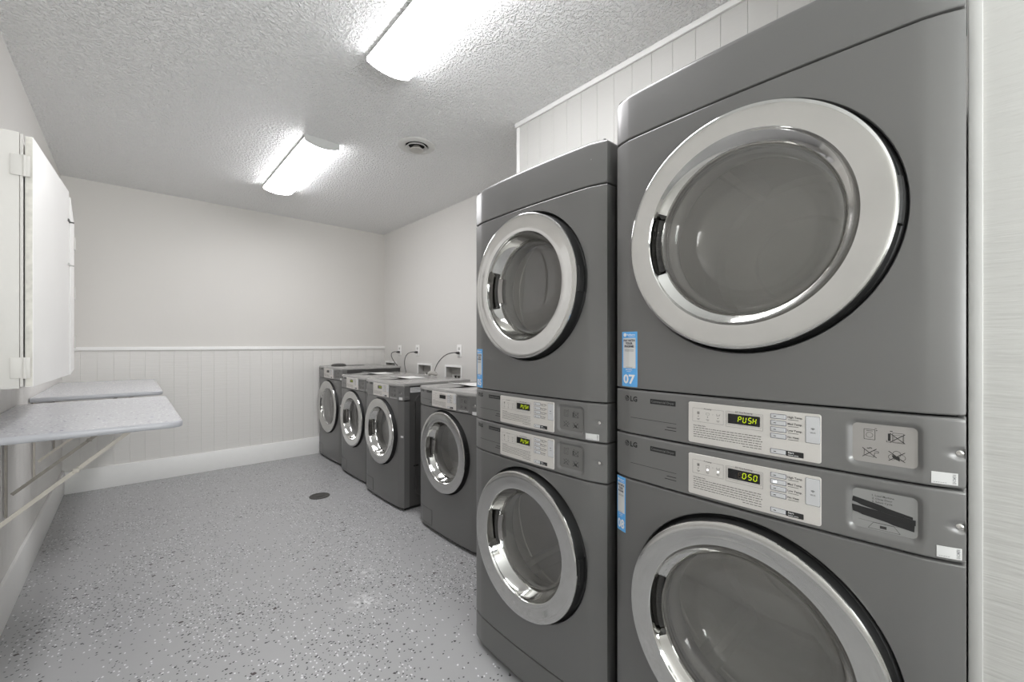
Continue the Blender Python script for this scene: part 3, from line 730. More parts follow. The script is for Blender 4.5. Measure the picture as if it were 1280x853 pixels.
def machine(name, label, cat, group, X, Y, kind, big, zb, zt, zc, seam, panel, fas_u, dent_u, logo_u, lab='light', text='PUSH', leds=(), lit=None,
            zc_h=None, hood=None, kick=None, depth=.76, white=None, blue=None, word='Commercial Dryer', xr=None, back_top=True, kickgap=0.0):
    """kind 'upper' has its control band at the bottom, 'lower' and 'washer' at the top"""
    t = thing(name, label, cat, (X, Y, zb), group)
    hw = (.285 if big else .264) * S
    if kind == 'washer' and not big: hw = .272 * S
    c = (.244 if big else .2175) * S
    if kind == 'washer' and not big: c = .2225 * S
    sh = Shell(hw, c, .008 * S, .022 * S)
    o = -zb                      # heights inside the thing are relative to its base
    R = (.2205 if big else .2055) * S; rl = (.175 if big else .154) * S; rg = (.1575 if big else .139) * S
    xr = (-.025 * S) if xr is None else xr
    xg = (-.0035 * S) if big else xr + .038 * S
    Rh = R + .012
    p0, p1 = panel; f0, f1 = seam
    qz = min(f1 - zc, zc - f0) - .007
    qz = min(qz, sh.c)
    qz = max(qz, Rh + .001)
    door_front(sh, f0 + o, f1 + o, zc + o, Rh, qz, 'front_panel', M['paint'], t)
    du, dhu, dhv = dent_u, .0525, .043
    pc = (p0 + p1) / 2 + o
    dent = (du, pc, dhu, dhv)
    su = dent_u + .103 if big else dent_u + .108
    cp, surf, ins = control_panel(sh, p0 + o, p1 + o, t, dent, [(su, pc)])
    fascia(sh, fas_u, p0 + o, cp, text, leds, lit, 'dryer' if cat == 'dryer' else 'washer')
    branding(sh, logo_u, p0 + o, cp, word)
    label_bay(sh, dent, cp, lab)
    screw(sh, su, pc, cp)
    if white:
        for wq in white: white_sticker(sh, wq[0], wq[1], wq[2] + o, wq[3] + o, cp if wq[4] else t, wq[4])
    if blue: blue_sticker(sh, blue[0], blue[1], blue[2] + o, blue[3] + o, blue[4], t)
    door(sh, zc + o, R, rl, rg, xr, xr + .006, xg, t, .045, big)
    drum(sh, zc + o, rg, t, .255 if not big else .275, min(depth - .06, .56))
    if hood:
        h = plain_band(sh, hood[0] + o, hood[1] + o, 'top_hood', M['paint'], t, top_round=.018, side=.12, cap=True)
        if kind == 'upper':
            screw(sh, hw - .055, (hood[0] + hood[1]) / 2 + .012 + o, h)
    if kick: plain_band(sh, kick[0] + o, kick[1] + o, 'kick_panel', M['paint'], t)
    # body behind the shell
    bm = bmesh.new(); x0 = sh.e + .030; zl = max(zb, min(f0, p0) if not kick else kick[0]) + o; zh = (hood[1] - .012 if hood else zt) + o
    box(bm, x0, depth, -(hw - .010), hw - .010, zl + .002, zh - .002, bev=0, skip=('x0',))
    if kind == 'washer':
        # pressed contour on the sides
        for s in (-1, 1):
            y = s * (hw - .010)
            for a, b_ in ((.10, .005), (.55, .005)): pass
    body = finish('body', bm, M['body'], t)
    if kind == 'washer':
        bm = bmesh.new()
        for s in (-1, 1):
            y0 = s * (hw - .010); path = []
            x1, x2, z1, z2, r = .13, depth - .08, .10, zt + o - .10, .05
            for cx_, cz_, a0 in ((x2 - r, z2 - r, 0), (x1 + r, z2 - r, 90), (x1 + r, z1 + r, 180), (x2 - r, z1 + r, 270)):
                for k in range(6): a = radians(a0 + 18 * k); path.append((cx_ + r * cos(a), y0, cz_ + r * sin(a)))
            path.append(path[0]); tube(bm, path, .004, 6, False)
        finish('side_contour', bm, M['body'], body)
    # black toe recess
    zbot = (kick[0] if kick else min(f0, p0)) + o
    if zbot > .004:
        bm = bmesh.new(); box(bm, .045, depth - .03, -(hw - .03), hw - .03, 0, zbot + .004)
        finish('toe_recess', bm, M['black'], t)
    if kind == 'washer':
        bm = bmesh.new(); inner = [sh.c * k / 12 for k in range(-12, 13)]
        rows = ((zt - .024 + o, .003), (zt - .022 + o, -.001), (zt - .006 + o, -.001), (zt - .002 + o, .001), (zt + o, .006))
        rings = []
        for z, i in rows:
            P = sh.profile(inner, i)[4:-4]
            P = [(depth + .004 - max(0, i), hw - i)] + P + [(depth + .004 - max(0, i), -(hw - i))]
            rings.append([(x, -u, z) for x, u in P])
        loft(bm, rings, True, True, True)
        finish('worktop', bm, M['worktop'], t, ang=40)
        # filter flap low on the left
        D = Decal(lambda u, v, off: (sh.x(u) - off, -u, v)); u0, u1, v0, v1 = -(hw - .015), -(hw - .20), .045, .150
        D.plate(u0, u1, v0, v1, .004, 0, .0016); fl = D.done('filter_flap', M['paint'], t)
        D = Decal(lambda u, v, off: (sh.x(u) - off, -u, v)); D.rect(u0, u1, v0, v1, .0016, .0019); D.disc(u0 + .02, v1 - .02, .004, .0022); D.done('flap_seam', M['badge'], fl)
    return t, sh

G1 = 'stacked commercial dryers'; G2 = 'front-loading washers along the wall'
h = S
XB = .845 * h
# right-hand stack (larger)
YR, YL = .297 * h, .875 * h
zs = .795 * h
common = dict(kind='upper', big=True, fas_u=-.131, dent_u=.2605, logo_u=-.334)
machine('stacked_dryer', 'large grey upper dryer with blue sticker 07, nearest stack, under the ceiling', 'dryer', G1, XB, YR, zb=zs, zt=1.581 * h, zc=1.212 * h,
        seam=(.898 * h, 1.474 * h), panel=(zs, .898 * h), hood=(1.474 * h, 1.581 * h), white=[(.3275, .362, zs + .008, zs + .030, True)],
        blue=(-.347, -.289, zs + .141, zs + .306, '07'), **common)
common['kind'] = 'lower'
machine('stacked_dryer', 'large grey lower dryer in nearest stack, display reading 0:50 and taped label', 'dryer', G1, XB, YR, zb=0, zt=zs, zc=.4465 * h,
        seam=(.115 * h, .691 * h), panel=(.691 * h, zs), kick=(.02 * h, .115 * h), lab='taped', text='0:50', leds=(1, 2), lit=1,
        white=[(.3345, .367, zs - .128, zs - .107, True)], blue=(-.371, -.3325, zs - .306, zs - .139, '08'), **common)
# left-hand stack
zs2 = .755 * h
common = dict(kind='upper', big=False, fas_u=-.150, dent_u=.2095, logo_u=-.318, depth=.755)
machine('stacked_dryer', 'grey upper dryer of the narrower second stack, with blue sticker 05', 'dryer', G1, XB, YL, zb=zs2, zt=1.511 * h, zc=1.1665 * h,
        seam=(.855 * h, 1.398 * h), panel=(zs2, .855 * h), hood=(1.398 * h, 1.511 * h), lab='dark', white=[(.273, .319, zs2 + .008, zs2 + .028, True)],
        blue=(-.333, -.277, zs2 + .135, zs2 + .300, '05'), **common)
common['kind'] = 'lower'
machine('stacked_dryer', 'grey lower dryer of the narrower second stack, standing on the floor', 'dryer', G1, XB, YL, zb=0, zt=zs2, zc=.4297 * h,
        seam=(.106 * h, .655 * h), panel=(.655 * h, zs2), kick=(.018 * h, .106 * h), lab='dark', **common)
# washers
def washer(label, Xe, Yc, zt, big, rim, zc, text, wst, depth=.62):
    X = Xe - .019 * h
    zt *= h
    return machine('washer', label, 'washer', G2, X * 1.0, Yc, kind='washer', big=big, zb=0, zt=zt, zc=zc * h, seam=(.018 * h, zt - .104 * h), panel=(zt - .104 * h, zt - .020),
                   fas_u=-.150 if not big else -.131, dent_u=.2095 if not big else .2605, logo_u=-.318 if not big else -.334, lab='dark', text=text,
                   white=wst, depth=depth, word='Commercial Washer', xr=rim * h - X)
def wst(z, b=False): return [((.300, .336, z - .132, z - .112, False)) if not b else (.330, .362, z - .132, z - .112, False)]
zW = .768 * h
washer('grey front-loading washer beside the dryer stack, nearest in the row, display off', 1.207 * h, 1.835 * h, .771, False, 1.168, .450, None, wst(zW), .66)
W2 = washer('grey front-loading washer with exposed side, second from the dryers', 1.207 * h, 2.570 * h, .766, False, 1.168, .449, 'PUSH', wst(zW) + [(.318, .345, .575, .590, False)], .66)
washer('grey front-loading washer between two others, third from the dryers', 1.250 * h, 3.150 * h, .765, False, 1.215, .445, 'PUSH', wst(zW), .66)
washer('taller grey front-loading washer at the back wall, end of the row', 1.284 * h, 3.775 * h, .808, True, 1.250, .466, '', wst(.808 * h, True) + [(.330, .362, .64, .655, False)], .70)

# ------------------------------------------------------------------ room
DAY_FILL = 62  # strength of the added light behind the camera
XL, XR, XP, XN = -.349 * h, 1.93 * h, 1.463 * h, .93 * h
YB, YN, YE, Y0 = 4.09 * h, -1.75 * h, 1.577 * h, .006 * h
H = 2.127 * h
T = .10
def wallbox(name, x0, x1, y0, y1, z0, z1, mat):
    bm = bmesh.new(); box(bm, x0, x1, y0, y1, z0, z1); return struct(finish(name, bm, mat, smooth=False))
wallbox('floor', XL - T, XR + T, YN - T, YB + T, -.1, 0, M['floor'])
wallbox('ceiling', XL - T, XR + T, YN - T, YB + T, H, H + .1, M['ceiling'])
wallbox('wall_left', XL - T, XL, YN, YB + T, 0, H, M['wall'])
wallbox('wall_back', XL, XR + T, YB, YB + T, 0, H, M['wall_back'])
# far right wall with openings for the supply boxes
def yR(px):
    l = (px - 640) / 527.; a = radians(42.1); q = (sin(a) + l * cos(a), cos(a) - l * sin(a)); return XR * q[1] / q[0]
boxes = [(yR(495.5), yR(482)), (yR(540.3), yR(522.4)), (yR(578), yR(556.8))]
fr = .022
holes = [(a + fr, b_ - fr, .70 * h, .835 * h - fr) for a, b_ in boxes]
bm = bmesh.new(); ys = sorted([YE] + [v for q in holes for v in q[:2]] + [YB]); z0, z1 = holes[0][2], holes[0][3]
for a, b_ in zip(ys, ys[1:]):
    if any(abs(a - q[0]) < 1e-6 for q in holes):
        box(bm, XR, XR + T, a, b_, 0, z0); box(bm, XR, XR + T, a, b_, z1, H)
        box(bm, XR + .07, XR + T, a, b_, z0, z1)
    else: box(bm, XR, XR + T, a, b_, 0, H)
struct(finish('wall_right', bm, M['wall'], smooth=False))
# boarded wall behind the dryers: a block with V grooves on its face
def grooved(name, axis, base, a0, a1, z0, z1, face, mat, step=.110, start=0.0, thick=T, w=.004, d=.0028):
    """board wall whose face is at `base`; axis is the direction that runs along it"""
    pts = [a0]; k = a0 + start
    prof = [(a0, 0)]
    while k < a1 - .01:
        if k > a0 + .01: prof += [(k - w / 2, 0), (k, d), (k + w / 2, 0)]
        k += step
    prof.append((a1, 0))
    bm = bmesh.new(); rings = []
    for z in (z0, z1):
        r = []
        for a, dd in prof: r.append((base + dd * face, a, z) if axis == 'y' else (a, base + dd * face, z))
        r += [(base + thick * face, a1, z), (base + thick * face, a0, z)] if axis == 'y' else [(a1, base + thick * face, z), (a0, base + thick * face, z)]
        rings.append(r)
    loft(bm, rings, True, True, True)
    return struct(finish(name, bm, mat, smooth=False))
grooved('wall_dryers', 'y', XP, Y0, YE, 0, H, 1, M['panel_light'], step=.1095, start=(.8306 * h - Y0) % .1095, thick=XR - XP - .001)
wallbox('wall_partition', XN, XR, YN, Y0, 0, H, M['rough'])
bm = bmesh.new()
WX0, WX1, WZ0, WZ1 = XL + .12, XN - .12, .95, 2.45
for q in ((XL, XN, 0, WZ0), (XL, XN, WZ1, H), (XL, WX0, WZ0, WZ1), (WX1, XN, WZ0, WZ1)): box(bm, q[0], q[1], YN - T, YN, q[2], q[3])
struct(finish('wall_near', bm, M['wall'], smooth=False))
bm = bmesh.new(); mid = (WX0 + WX1) / 2
for q in ((WX0, WX0 + .05, WZ0, WZ1), (WX1 - .05, WX1, WZ0, WZ1), (WX0 + .05, WX1 - .05, WZ0, WZ0 + .05), (WX0 + .05, WX1 - .05, WZ1 - .05, WZ1), (mid - .025, mid + .025, WZ0 + .05, WZ1 - .05)): box(bm, q[0], q[1], YN - .07, YN - .02, q[2], q[3])
win = struct(finish('added_window_1', bm, M['trim'], smooth=False))  # unseen window, added so extra light can enter behind the camera
bm = bmesh.new(); box(bm, WX0 + .05, WX1 - .05, YN - .048, YN - .042, WZ0 + .05, WZ1 - .05); finish('added_window_pane', bm, M['pane'], win, smooth=False)
day = bpy.data.lights.new('added_daylight', 'AREA'); day.shape = 'RECTANGLE'; day.size = WX1 - WX0; day.size_y = WZ1 - WZ0; day.energy = DAY_FILL; day.color = (.97, .985, 1)
dob = bpy.data.objects.new('added_daylight', day); COL.objects.link(dob); dob.location = (mid, YN - .3, (WZ0 + WZ1) / 2); dob.rotation_euler = (pi / 2 + radians(42), 0, 0)  # added light, tilted upward to brighten the ceiling
grooved('wall_wainscot_back', 'x', YB - .008, XL + .001, XR - .001, .02, .957 * h, 1, M['panel'], step=.108, start=.012, thick=.0075)
grooved('wall_wainscot_left', 'y', XL + .008, YN + .01, YB - .009, .02, .900 * h, -1, M['panel'], step=.108, start=.03, thick=.0075)
def trimobj(name, x0, x1, y0, y1, z0, z1, bev=.003, mat=None):
    bm = bmesh.new(); box(bm, x0, x1, y0, y1, z0, z1, bev=bev); return struct(finish(name, bm, mat or M['trim']))
trimobj('baseboard_back', XL + .025, XR - .001, YB - .026, YB - .0082, 0, .152 * h)
trimobj('baseboard_left', XL + .0082, XL + .024, YN + .01, YB - .009, 0, .158 * h)
trimobj('baseboard_right', XR - .016, XR - .0005, YE + .002, YB - .027, 0, .152 * h)
trimobj('trim_1', XL + .001, XR - .001, YB - .022, YB - .0005, .958 * h, .984 * h)                 # chair rail
trimobj('trim_2', XP - .014, XP - .0005, Y0, YE + .012, H - .030, H - .0005)                       # under the ceiling above the dryers
trimobj('trim_3', XP - .006, XP - .0003, YE - .025, YE + .006, 0, H - .031)                        # its outer corner
trimobj('trim_4', XN - .006, XN - .0003, -.0045 * h, .0105 * h, 0, H - .001, bev=.002, mat=M['corner'])
trimobj('trim_5', XL + .0005, XL + .020, YN + .01, YB - .023, .902 * h, .925 * h)

# ------------------------------------------------------------------ ceiling lamps
def lamp(label, xc, y0, y1):
    t = thing('ceiling_lamp', label, 'ceiling lamp', (xc, (y0 + y1) / 2, H), 'wraparound ceiling lamps')
    L = (y1 - y0) / 2; w = .117
    bm = bmesh.new(); box(bm, -.085, .085, -L + .004, L - .004, -.0205, -.0005, bev=.003); box(bm, -w - .001, w + .001, -L + .004, L - .004, -.0232, -.0200, bev=.0008); finish('housing', bm, M['endcap'], t)
    prof = [(-w, -.023), (-w, -.038)]
    for k in range(0, 13): a = -1 + 2 * k / 12; prof.append((a * (w - .002), -.042 - .024 * (1 - a * a)))
    prof += [(w, -.038), (w, -.023)]
    bm = bmesh.new(); loft(bm, [[(x, y, z) for x, z in prof] for y in (-L + .006, L - .006)], closed=False)
    finish('lens', bm, M['lens'], t, ang=50)
    for s in (-1, 1):
        bm = bmesh.new(); pr_ = [(-w - .002, -.0008), (-w - .002, -.039)] + [(x * 1.012, z - .002) for x, z in prof[2:-2]] + [(w + .002, -.039), (w + .002, -.0008)]
        loft(bm, [[(x, s * (L - .006), z) for x, z in pr_], [(x, s * L, z) for x, z in pr_]], True, True, True)
        finish('end_cap', bm, M['endcap'], t, ang=30)
    return t
lamp('long white ceiling lamp above the aisle, the larger one nearest the dryers', .765 * h, .62 * h, 1.585 * h)
lamp('long white ceiling lamp farther back, the smaller one toward the back wall', .778 * h, 2.41 * h, 3.36 * h)

# round ceiling vent
t = thing('ceiling_vent', 'round white air diffuser with concentric cones set in the textured ceiling', 'vent', (1.198 * h, 2.13 * h, H))
bm = bmesh.new(); lathe_z(bm, [(.132, -.0004), (.134, -.006), (.128, -.011), (.105, -.014), (.086, -.012), (.080, -.004), (.079, -.0006)]); 
bmesh.ops.delete(bm, geom=[f for f in bm.faces if len(f.verts) > 4], context='FACES_ONLY'); finish('flange', bm, M['vent'], t)
bm = bmesh.new(); lathe_z(bm, [(.079, -.001), (.001, -.001)]); finish('throat_shade', bm, M['dark'], t)  # flat black disc painted as the shade up inside the vent
bm = bmesh.new(); lathe_z(bm, [(.060, -.002), (.078, -.020), (.080, -.024), (.076, -.024), (.057, -.006)])
bmesh.ops.delete(bm, geom=[f for f in bm.faces if len(f.verts) > 4], context='FACES_ONLY'); finish('cone_ring', bm, M['vent'], t)
bm = bmesh.new(); lathe_z(bm, [(.020, -.002), (.035, -.020), (.050, -.034), (.050, -.038), (.040, -.040), (.012, -.041)]); finish('centre_disc', bm, M['vent_in'], t)

# floor drain
bm = bmesh.new(); lathe_z(bm, [(.082, .0002), (.082, .003), (.078, .0045), (.066, .0045), (.064, .0035), (.03, .0035), (.028, .0042), (.008, .0042)], seg=40)
o = finish('floor_drain', bm, M['drain']); o.location = (0, 0, 0)
l = (399.5 - 640) / 527.; a_ = radians(42.1); D_ = h * 527 / (620.5 - 431)
o.location = ((sin(a_) + l * cos(a_)) * D_, (cos(a_) - l * sin(a_)) * D_, 0)
tag(o, 'round dark drain lid set in the grey flaked floor', 'drain')

# ------------------------------------------------------------------ wall cabinet
t = thing('wall_cabinet', 'white painted two-door cabinet hung on the left wall above the shelves', 'cabinet', (XL, 1.615 * h, .889 * h))
cw, cd, ch = 1.055 * h, .141 * h, .645 * h
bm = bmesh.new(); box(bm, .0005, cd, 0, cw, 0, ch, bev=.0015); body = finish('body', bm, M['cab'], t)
bm = bmesh.new(); box(bm, cd + .0005, cd + .004, .006, .016, .012, ch - .008); box(bm, cd + .0005, cd + .003, .0165, .040, .010, ch - .010)
finish('door_gap_shade', bm, M['dark'], body)  # near-black strips painted as the shade behind the ajar door
bm = bmesh.new(); box(bm, cd + .001, cd + .008, -.001, .0055, .006, ch - .004, bev=.001); finish('stile_edge', bm, M['cab'], body)
dl = .476 * h
def leaf(y, ang, sgn, lbl):
    bm = bmesh.new(); box(bm, 0, .019, 0 if sgn > 0 else -dl, dl if sgn > 0 else 0, .004, ch - .004, bev=.0015)
    for v in bm.verts:       # eased corners at the free edge
        if sgn > 0 and abs(v.co.y - dl) < .003: v.co.z += (.018 if v.co.z < ch / 2 else -.018) * .3
    o = finish('cabinet_door', bm, M['cab_door'], t); o.location = (cd + .010, y, 0); o.rotation_euler.z = radians(ang)
    if lbl: o['label'] = lbl
    return o
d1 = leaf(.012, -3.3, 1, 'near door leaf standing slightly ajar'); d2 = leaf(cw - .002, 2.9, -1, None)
# door edge worn
bm = bmesh.new(); box(bm, .0015, .0175, -.0012, .0005, .006, ch - .006); finish('worn_edge', bm, M['raw_wood'], d1)
for z in (.068, ch - .108):
    bm = bmesh.new(); box(bm, cd - .026, cd + .010, -.0032, -.0002, z - .034, z + .034, bev=.0012)
    for v in bm.verts:
        if v.co.x < cd - .018 and abs(v.co.z - z) > .028: v.co.x += .006
    tube(bm, [(cd + .011, -.003, z - .035), (cd + .011, -.003, z + .035)], .0045, 10)
    box(bm, cd + .012, cd + .024, -.0045, -.0015, z - .034, z + .034, bev=.001)
    finish('hinge', bm, M['cab'], t)
for z in (.16, ch - .12, ch * .52):
    bm = bmesh.new(); box(bm, cd + .028, cd + .034, cw - .055, cw - .004, z - .035, z + .035, bev=.001); tube(bm, [(cd + .031, cw - .002, z - .036), (cd + .031, cw - .002, z + .036)], .0045, 8)
    finish('hinge', bm, M['cab'], t)
for z, mat in ((ch * .832, M['latch']), (ch * .60, M['socket'])):
    bm = bmesh.new(); box(bm, cd + .056, cd + .060, dl - .040, dl + .002, z - .024, z + .024, bev=.0008)
    box(bm, cd + .060, cd + .068, dl - .022, dl + .030, z - .006, z + .004, bev=.001); tube(bm, [(cd + .064, dl + .020, z - .003), (cd + .080, dl + .022, z - .004)], .003, 8)
    finish('latch', bm, mat, t)

# ------------------------------------------------------------------ folding shelves
def shelf(label, ya, yb, z, near_br, far_br, tilt=0.0):
    t = thing('folding_shelf', label, 'shelf', (XL, (ya + yb) / 2, z), 'fold-down shelves under the cabinet', )
    L = (yb - ya) / 2; W = .474 * h; r = .05; th = .026
    def outline(i=0.0):
        P = [(.012 + 0, -L + i), ]
        for k in range(9): a = radians(-90 + 90 * k / 8); P.append((W - r + (r - i) * cos(a), -L + r + (r - i) * sin(a)))
        for k in range(9): a = radians(0 + 90 * k / 8); P.append((W - r + (r - i) * cos(a), L - r + (r - i) * sin(a)))
        P.append((.012, L - i)); return P
    bm = bmesh.new(); rings = []
    for i, zz in ((.004, -th), (.001, -th + .003), (0, -th + .008), (0, -.007), (.0015, -.003), (.005, 0)): rings.append([(x, y, zz) for x, y in outline(i)])
    loft(bm, rings, True, True, True)
    for f in bm.faces: f.material_index = 1 if abs(f.calc_center_median().z) > .001 or len(f.verts) == 4 else 0
    finish('shelf_board', bm, [M['shelf'], M['shelf_edge']], t, ang=40)
    bm = bmesh.new(); tube(bm, [(.011, -L + .02, -th + .006), (.011, L - .02, -th + .006)], .005, 8); finish('piano_hinge', bm, M['steel_shaded'], t)
    for y, mat in ((near_br, M['steel_beige']), (far_br, M['steel_shaded'])):  # far bracket takes the brown that stands for shade
        yy = y - (ya + yb) / 2
        bm = bmesh.new(); bar(bm, (.018, yy, -th - .005), (W * .80, yy, -th - .005), .016, .010)
        br = finish('bracket_arm', bm, mat, t)
        bm = bmesh.new(); bar(bm, (.0165, yy - .062, -th - .002), (.0165, yy - .062, -.50), .020, .008, Vector((0, 1, 0))); finish('wall_rail', bm, mat, br)
        bm = bmesh.new(); bar(bm, (.024, yy + .013, -.318 * h), (W * .76, yy + .013, -th - .010), .007, .015)
        finish('diagonal_strut', bm, mat, br)
        bm = bmesh.new(); m_ = Vector((.024 + (W * .76 - .024) * .60, yy + .008, -.318 * h + (-th - .01 + .318 * h) * .60)); box(bm, m_.x - .009, m_.x + .010, yy + .003, yy + .009, m_.z - .008, m_.z + .009, bev=.002)
        finish('elbow_joint', bm, mat, br)
    return t
shelf('grey flaked fold-down shelf in front, on beige diagonal struts, the far one browned as painted shade', 1.70 * h, 2.60 * h, .757 * h, 1.85 * h, 2.41 * h)
shelf('grey flaked fold-down shelf behind, near the back wall', 2.865 * h, 3.93 * h, .757 * h, 3.01 * h, 3.70 * h)

# ------------------------------------------------------------------ outlets, supply boxes, cords
outs = [(500, .945), (522.3, .948), (574.5, .951)]
olab = ['white wall outlet farthest back, nearest the corner', 'white wall outlet in the middle of three above the washers', 'white wall outlet nearest the dryer stack']
clab = ['dark power cord hooking from the outlet nearest the corner', 'dark power cord arching from the middle outlet', 'dark power cord slanting from the outlet nearest the dryers']
for k, (px, z) in enumerate(outs):
    y = yR(px)
    t = thing('wall_outlet', olab[k], 'outlet', (XR, y, z * h), 'outlets above the washers')
    bm = bmesh.new(); box(bm, -.007, -.0003, -.040, .040, -.064, .064, bev=.003); finish('cover_plate', bm, M['plastic'], t)
    for zz in (-.022, .022):
        bm = bmesh.new(); box(bm, -.0085, -.0072, -.017, .017, zz - .014, zz + .014, bev=.0006)
        finish('socket', bm, M['socket'], t)
    bm = bmesh.new(); zp = z * h - .004
    ends = [(1.86 * h, 3.66 * h, .800 * h), (1.745 * h, 3.27 * h, .745 * h), (1.655 * h, 2.68 * h, .800 * h)][k]
    p0 = Vector((XR - .010, y, zp - .018)); p3 = Vector(ends)
    c1 = p0 + Vector((-.16, .03, .03)); c2 = p3 + Vector(((-.06, .04, .08), (-.02, .06, .14), (.02, .02, .07))[k])
    tube(bm, [(XR - .009, y, zp - .018), (XR - .030, y, zp - .018), (XR - .050, y + .004, zp - .016)], [.014, .013, .006], 10)
    pts = []
    for i in range(21):
        s = i / 20; pts.append(p0 * (1 - s) ** 3 + c1 * 3 * s * (1 - s) ** 2 + c2 * 3 * s * s * (1 - s) + p3 * s ** 3)
    pts = [p for p in pts if p.x < XR - .03]
    tube(bm, pts, .0045, 8)
    tag(finish('power_cord', bm, M['cord']), clab[k], 'cord', 'power cords of the washers')
blab = ['white recessed supply box on the wall nearest the corner', 'white recessed supply box in the middle, behind the washers', 'white recessed supply box nearest the dryer stack']
for k, (a, b_) in enumerate(boxes):
    t = thing('supply_box', blab[k], 'wall box', (XR, (a + b_) / 2, .70 * h), 'recessed washer supply boxes')
    w = (b_ - a) / 2; hh = .135 * h
    bm = bmesh.new()
    box(bm, -.008, -.0004, -w, -w + fr, -.02, hh); box(bm, -.008, -.0004, w - fr, w, -.02, hh); box(bm, -.008, -.0004, -w + fr, w - fr, hh - fr, hh); box(bm, -.008, -.0004, -w + fr, w - fr, -.02, -.001)
    finish('frame', bm, M['plastic'], t, smooth=False)
    bm = bmesh.new(); box(bm, -.004, .066, -w + fr + .0005, w - fr - .0005, .0005, hh - fr - .0005, skip=('x0',)); finish('recess', bm, M['box_in'], t, smooth=False)
    for s in (-.03, .03):
        bm = bmesh.new(); tube(bm, [(.045, s, .02), (.045, s, .055)], .010, 10); tube(bm, [(.030, s, .058), (.060, s, .058)], .006, 8)
        finish('valve', bm, M['chrome_dark'], t)
# lump of grey hose where the cord meets the back of the second washer
bm = bmesh.new(); P = []
for i in range(22):
    s = i / 21; P.append((1.615 * h + .05 * s, 2.70 * h - .07 * s, .766 * h + .016 + .022 * sin(pi * s ** .8)))
tube(bm, P, [.014 + .008 * sin(pi * i / 21) for i in range(22)], 10); tag(finish('fill_hose', bm, M['hose']), 'grey hose end lying on the back edge of the washer with exposed side', 'hose')

# ------------------------------------------------------------------ papers on the washers
def paper(label, x, y, z, W, rz):
    t = thing('instruction_sheet', label, 'paper', (x, y, z), 'sheets lying on the washers', rz)
    nx, ny = 14, 6; bm = bmesh.new(); top = []
    for i in range(nx + 1):
        q = i / nx; hz = .0030 + .016 * max(0, 1 - q / .45) ** 1.5
        top.append([(-.03 + .25 * q, (j / ny - .5) * W * (1 - .10 * q), hz + .0010 * sin(j * 1.3)) for j in range(ny + 1)])
    def slab(rows, th):
        a = [[bm.verts.new(p) for p in r] for r in rows]; b_ = [[bm.verts.new((p[0], p[1], p[2] - th)) for p in r] for r in rows]
        n, m = len(a), len(a[0])
        for i in range(n - 1):
            for k in range(m - 1):
                bm.faces.new((a[i][k], a[i + 1][k], a[i + 1][k + 1], a[i][k + 1])); bm.faces.new((b_[i][k], b_[i][k + 1], b_[i + 1][k + 1], b_[i + 1][k]))
            bm.faces.new((a[i][0], b_[i][0], b_[i + 1][0], a[i + 1][0])); bm.faces.new((a[i][-1], a[i + 1][-1], b_[i + 1][-1], b_[i][-1]))
        for k in range(m - 1):
            bm.faces.new((a[0][k], a[0][k + 1], b_[0][k + 1], b_[0][k])); bm.faces.new((a[-1][k], b_[-1][k], b_[-1][k + 1], a[-1][k + 1]))
    slab(top, .0012); finish('sheet', bm, M['paper'], t, ang=60)
    bm = bmesh.new(); rows = []
    for i in range(13):      # the rounded grey end lies forward of the white part and bows up a little
        q = i / 12; w = W * .46 * math.sqrt(max(.01, 1 - (1 - q * 1.0) ** 2))
        rows.append([(-.17 + .145 * q, (k / 6 * 2 - 1) * w, .0014 + .009 * q * q) for k in range(7)])
    slab(rows, .0010); finish('grey_flap', bm, M['paper_grey'], t, ang=60)
    return t
paper('white sheet with a curled grey end on the nearest washer top', 1.215 * h + .18, 1.93 * h, .771 * h, .25, radians(-6))
paper('white sheet with a curled grey end on the washer with exposed side', 1.215 * h + .20, 2.70 * h, .766 * h, .25, radians(-4))
paper('white sheet with a curled grey end on the third washer top', 1.26 * h + .20, 3.27 * h, .765 * h, .25, radians(-4))
t = thing('folded_cloth', 'dark crumpled cloth with a trailing strap on the tallest washer', 'cloth', (1.29 * h + .13, 3.86 * h, .808 * h))
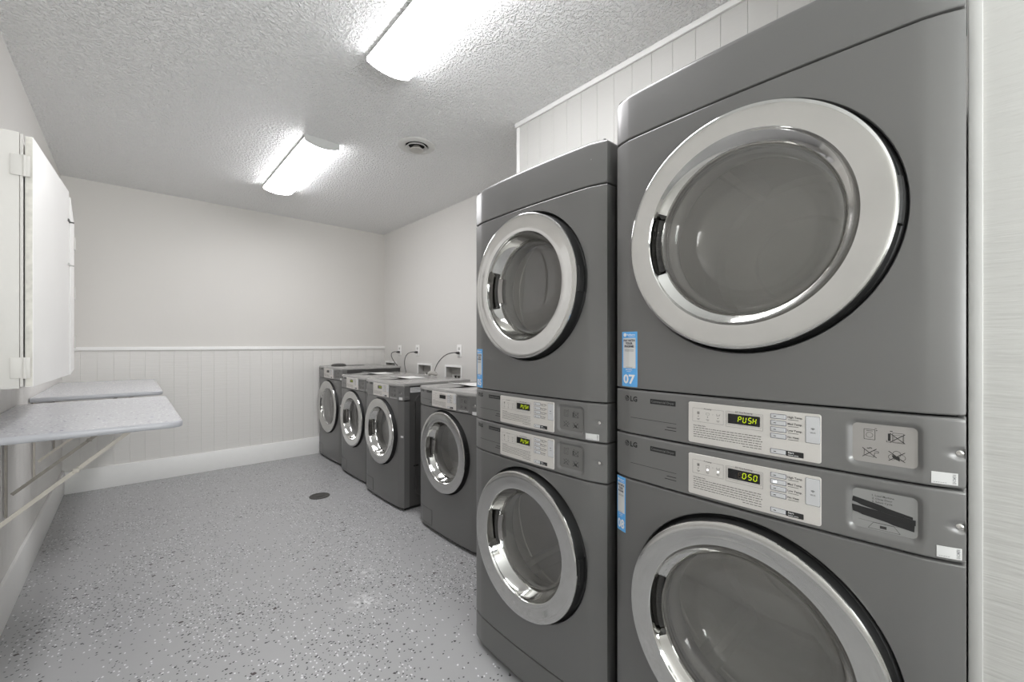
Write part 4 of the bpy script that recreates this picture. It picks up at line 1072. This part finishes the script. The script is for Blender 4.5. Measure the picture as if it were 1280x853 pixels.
bm = bmesh.new()
lathe_z(bm, [(.075, .0005), (.082, .010), (.070, .020), (.045, .027), (.015, .029)], seg=28)
for v in bm.verts: v.co.x *= 1.0 + .12 * sin(5 * atan2(v.co.y, v.co.x)); v.co.y *= .8
finish('cloth_body', bm, M['cord'], t)
bm = bmesh.new(); tube(bm, [(.05, -.02, .004), (.12, -.05, .004), (.20, -.04, .004), (.27, -.08, .004)], .003, 8); finish('strap', bm, M['cord'], t)
# label on the exposed side of the second washer
sd, ssh = W2
D = Decal(lambda u, v, off: (u, -(ssh.hw - .010) - off, v))
D.plate(.085, .22, .766 * h - .075, .766 * h - .035, 0, 0, .0008); st = D.done('side_label', M['sticker'], sd)
D = Decal(lambda u, v, off: (u, -(ssh.hw - .010) - off, v))
for k in range(4): D.fill(.092, .213 - .02 * k, .766 * h - .044 - .008 * k, .766 * h - .0415 - .008 * k, .0010)
D.done('side_label_print', M['ink_soft'], st)
D = Decal(lambda u, v, off: (u, -(ssh.hw - .010) - off, v))
D.plate(.115, .16, .335, .347, .004, 0, .0006); D.done('vent_slot', M['black'], sd)
# ------------------------------------------------------------------ camera, world
cam = bpy.data.cameras.new('camera'); co = bpy.data.objects.new('camera', cam); COL.objects.link(co)
cam.sensor_width = 36; cam.lens = 36 * 527 / 1280; cam.clip_start = .02
co.location = (0, 0, S); co.rotation_euler = (pi / 2, 0, -radians(42.1))
cam.shift_y = 4.5 / 1280
sc.camera = co
w = bpy.data.worlds.new('world'); sc.world = w; w.use_nodes = True
w.node_tree.nodes['Background'].inputs[0].default_value = (0.6, 0.6, 0.6, 1); w.node_tree.nodes['Background'].inputs[1].default_value = 0.3
sc.view_settings.view_transform = 'Standard'; sc.view_settings.look = 'None'; sc.view_settings.gamma = 1; sc.view_settings.use_curve_mapping = False
sc.view_settings.exposure = 1.06
sc.cycles.use_denoising = True
sc.cycles.max_bounces = 14; sc.cycles.diffuse_bounces = 8; sc.cycles.glossy_bounces = 6; sc.cycles.transparent_max_bounces = 12
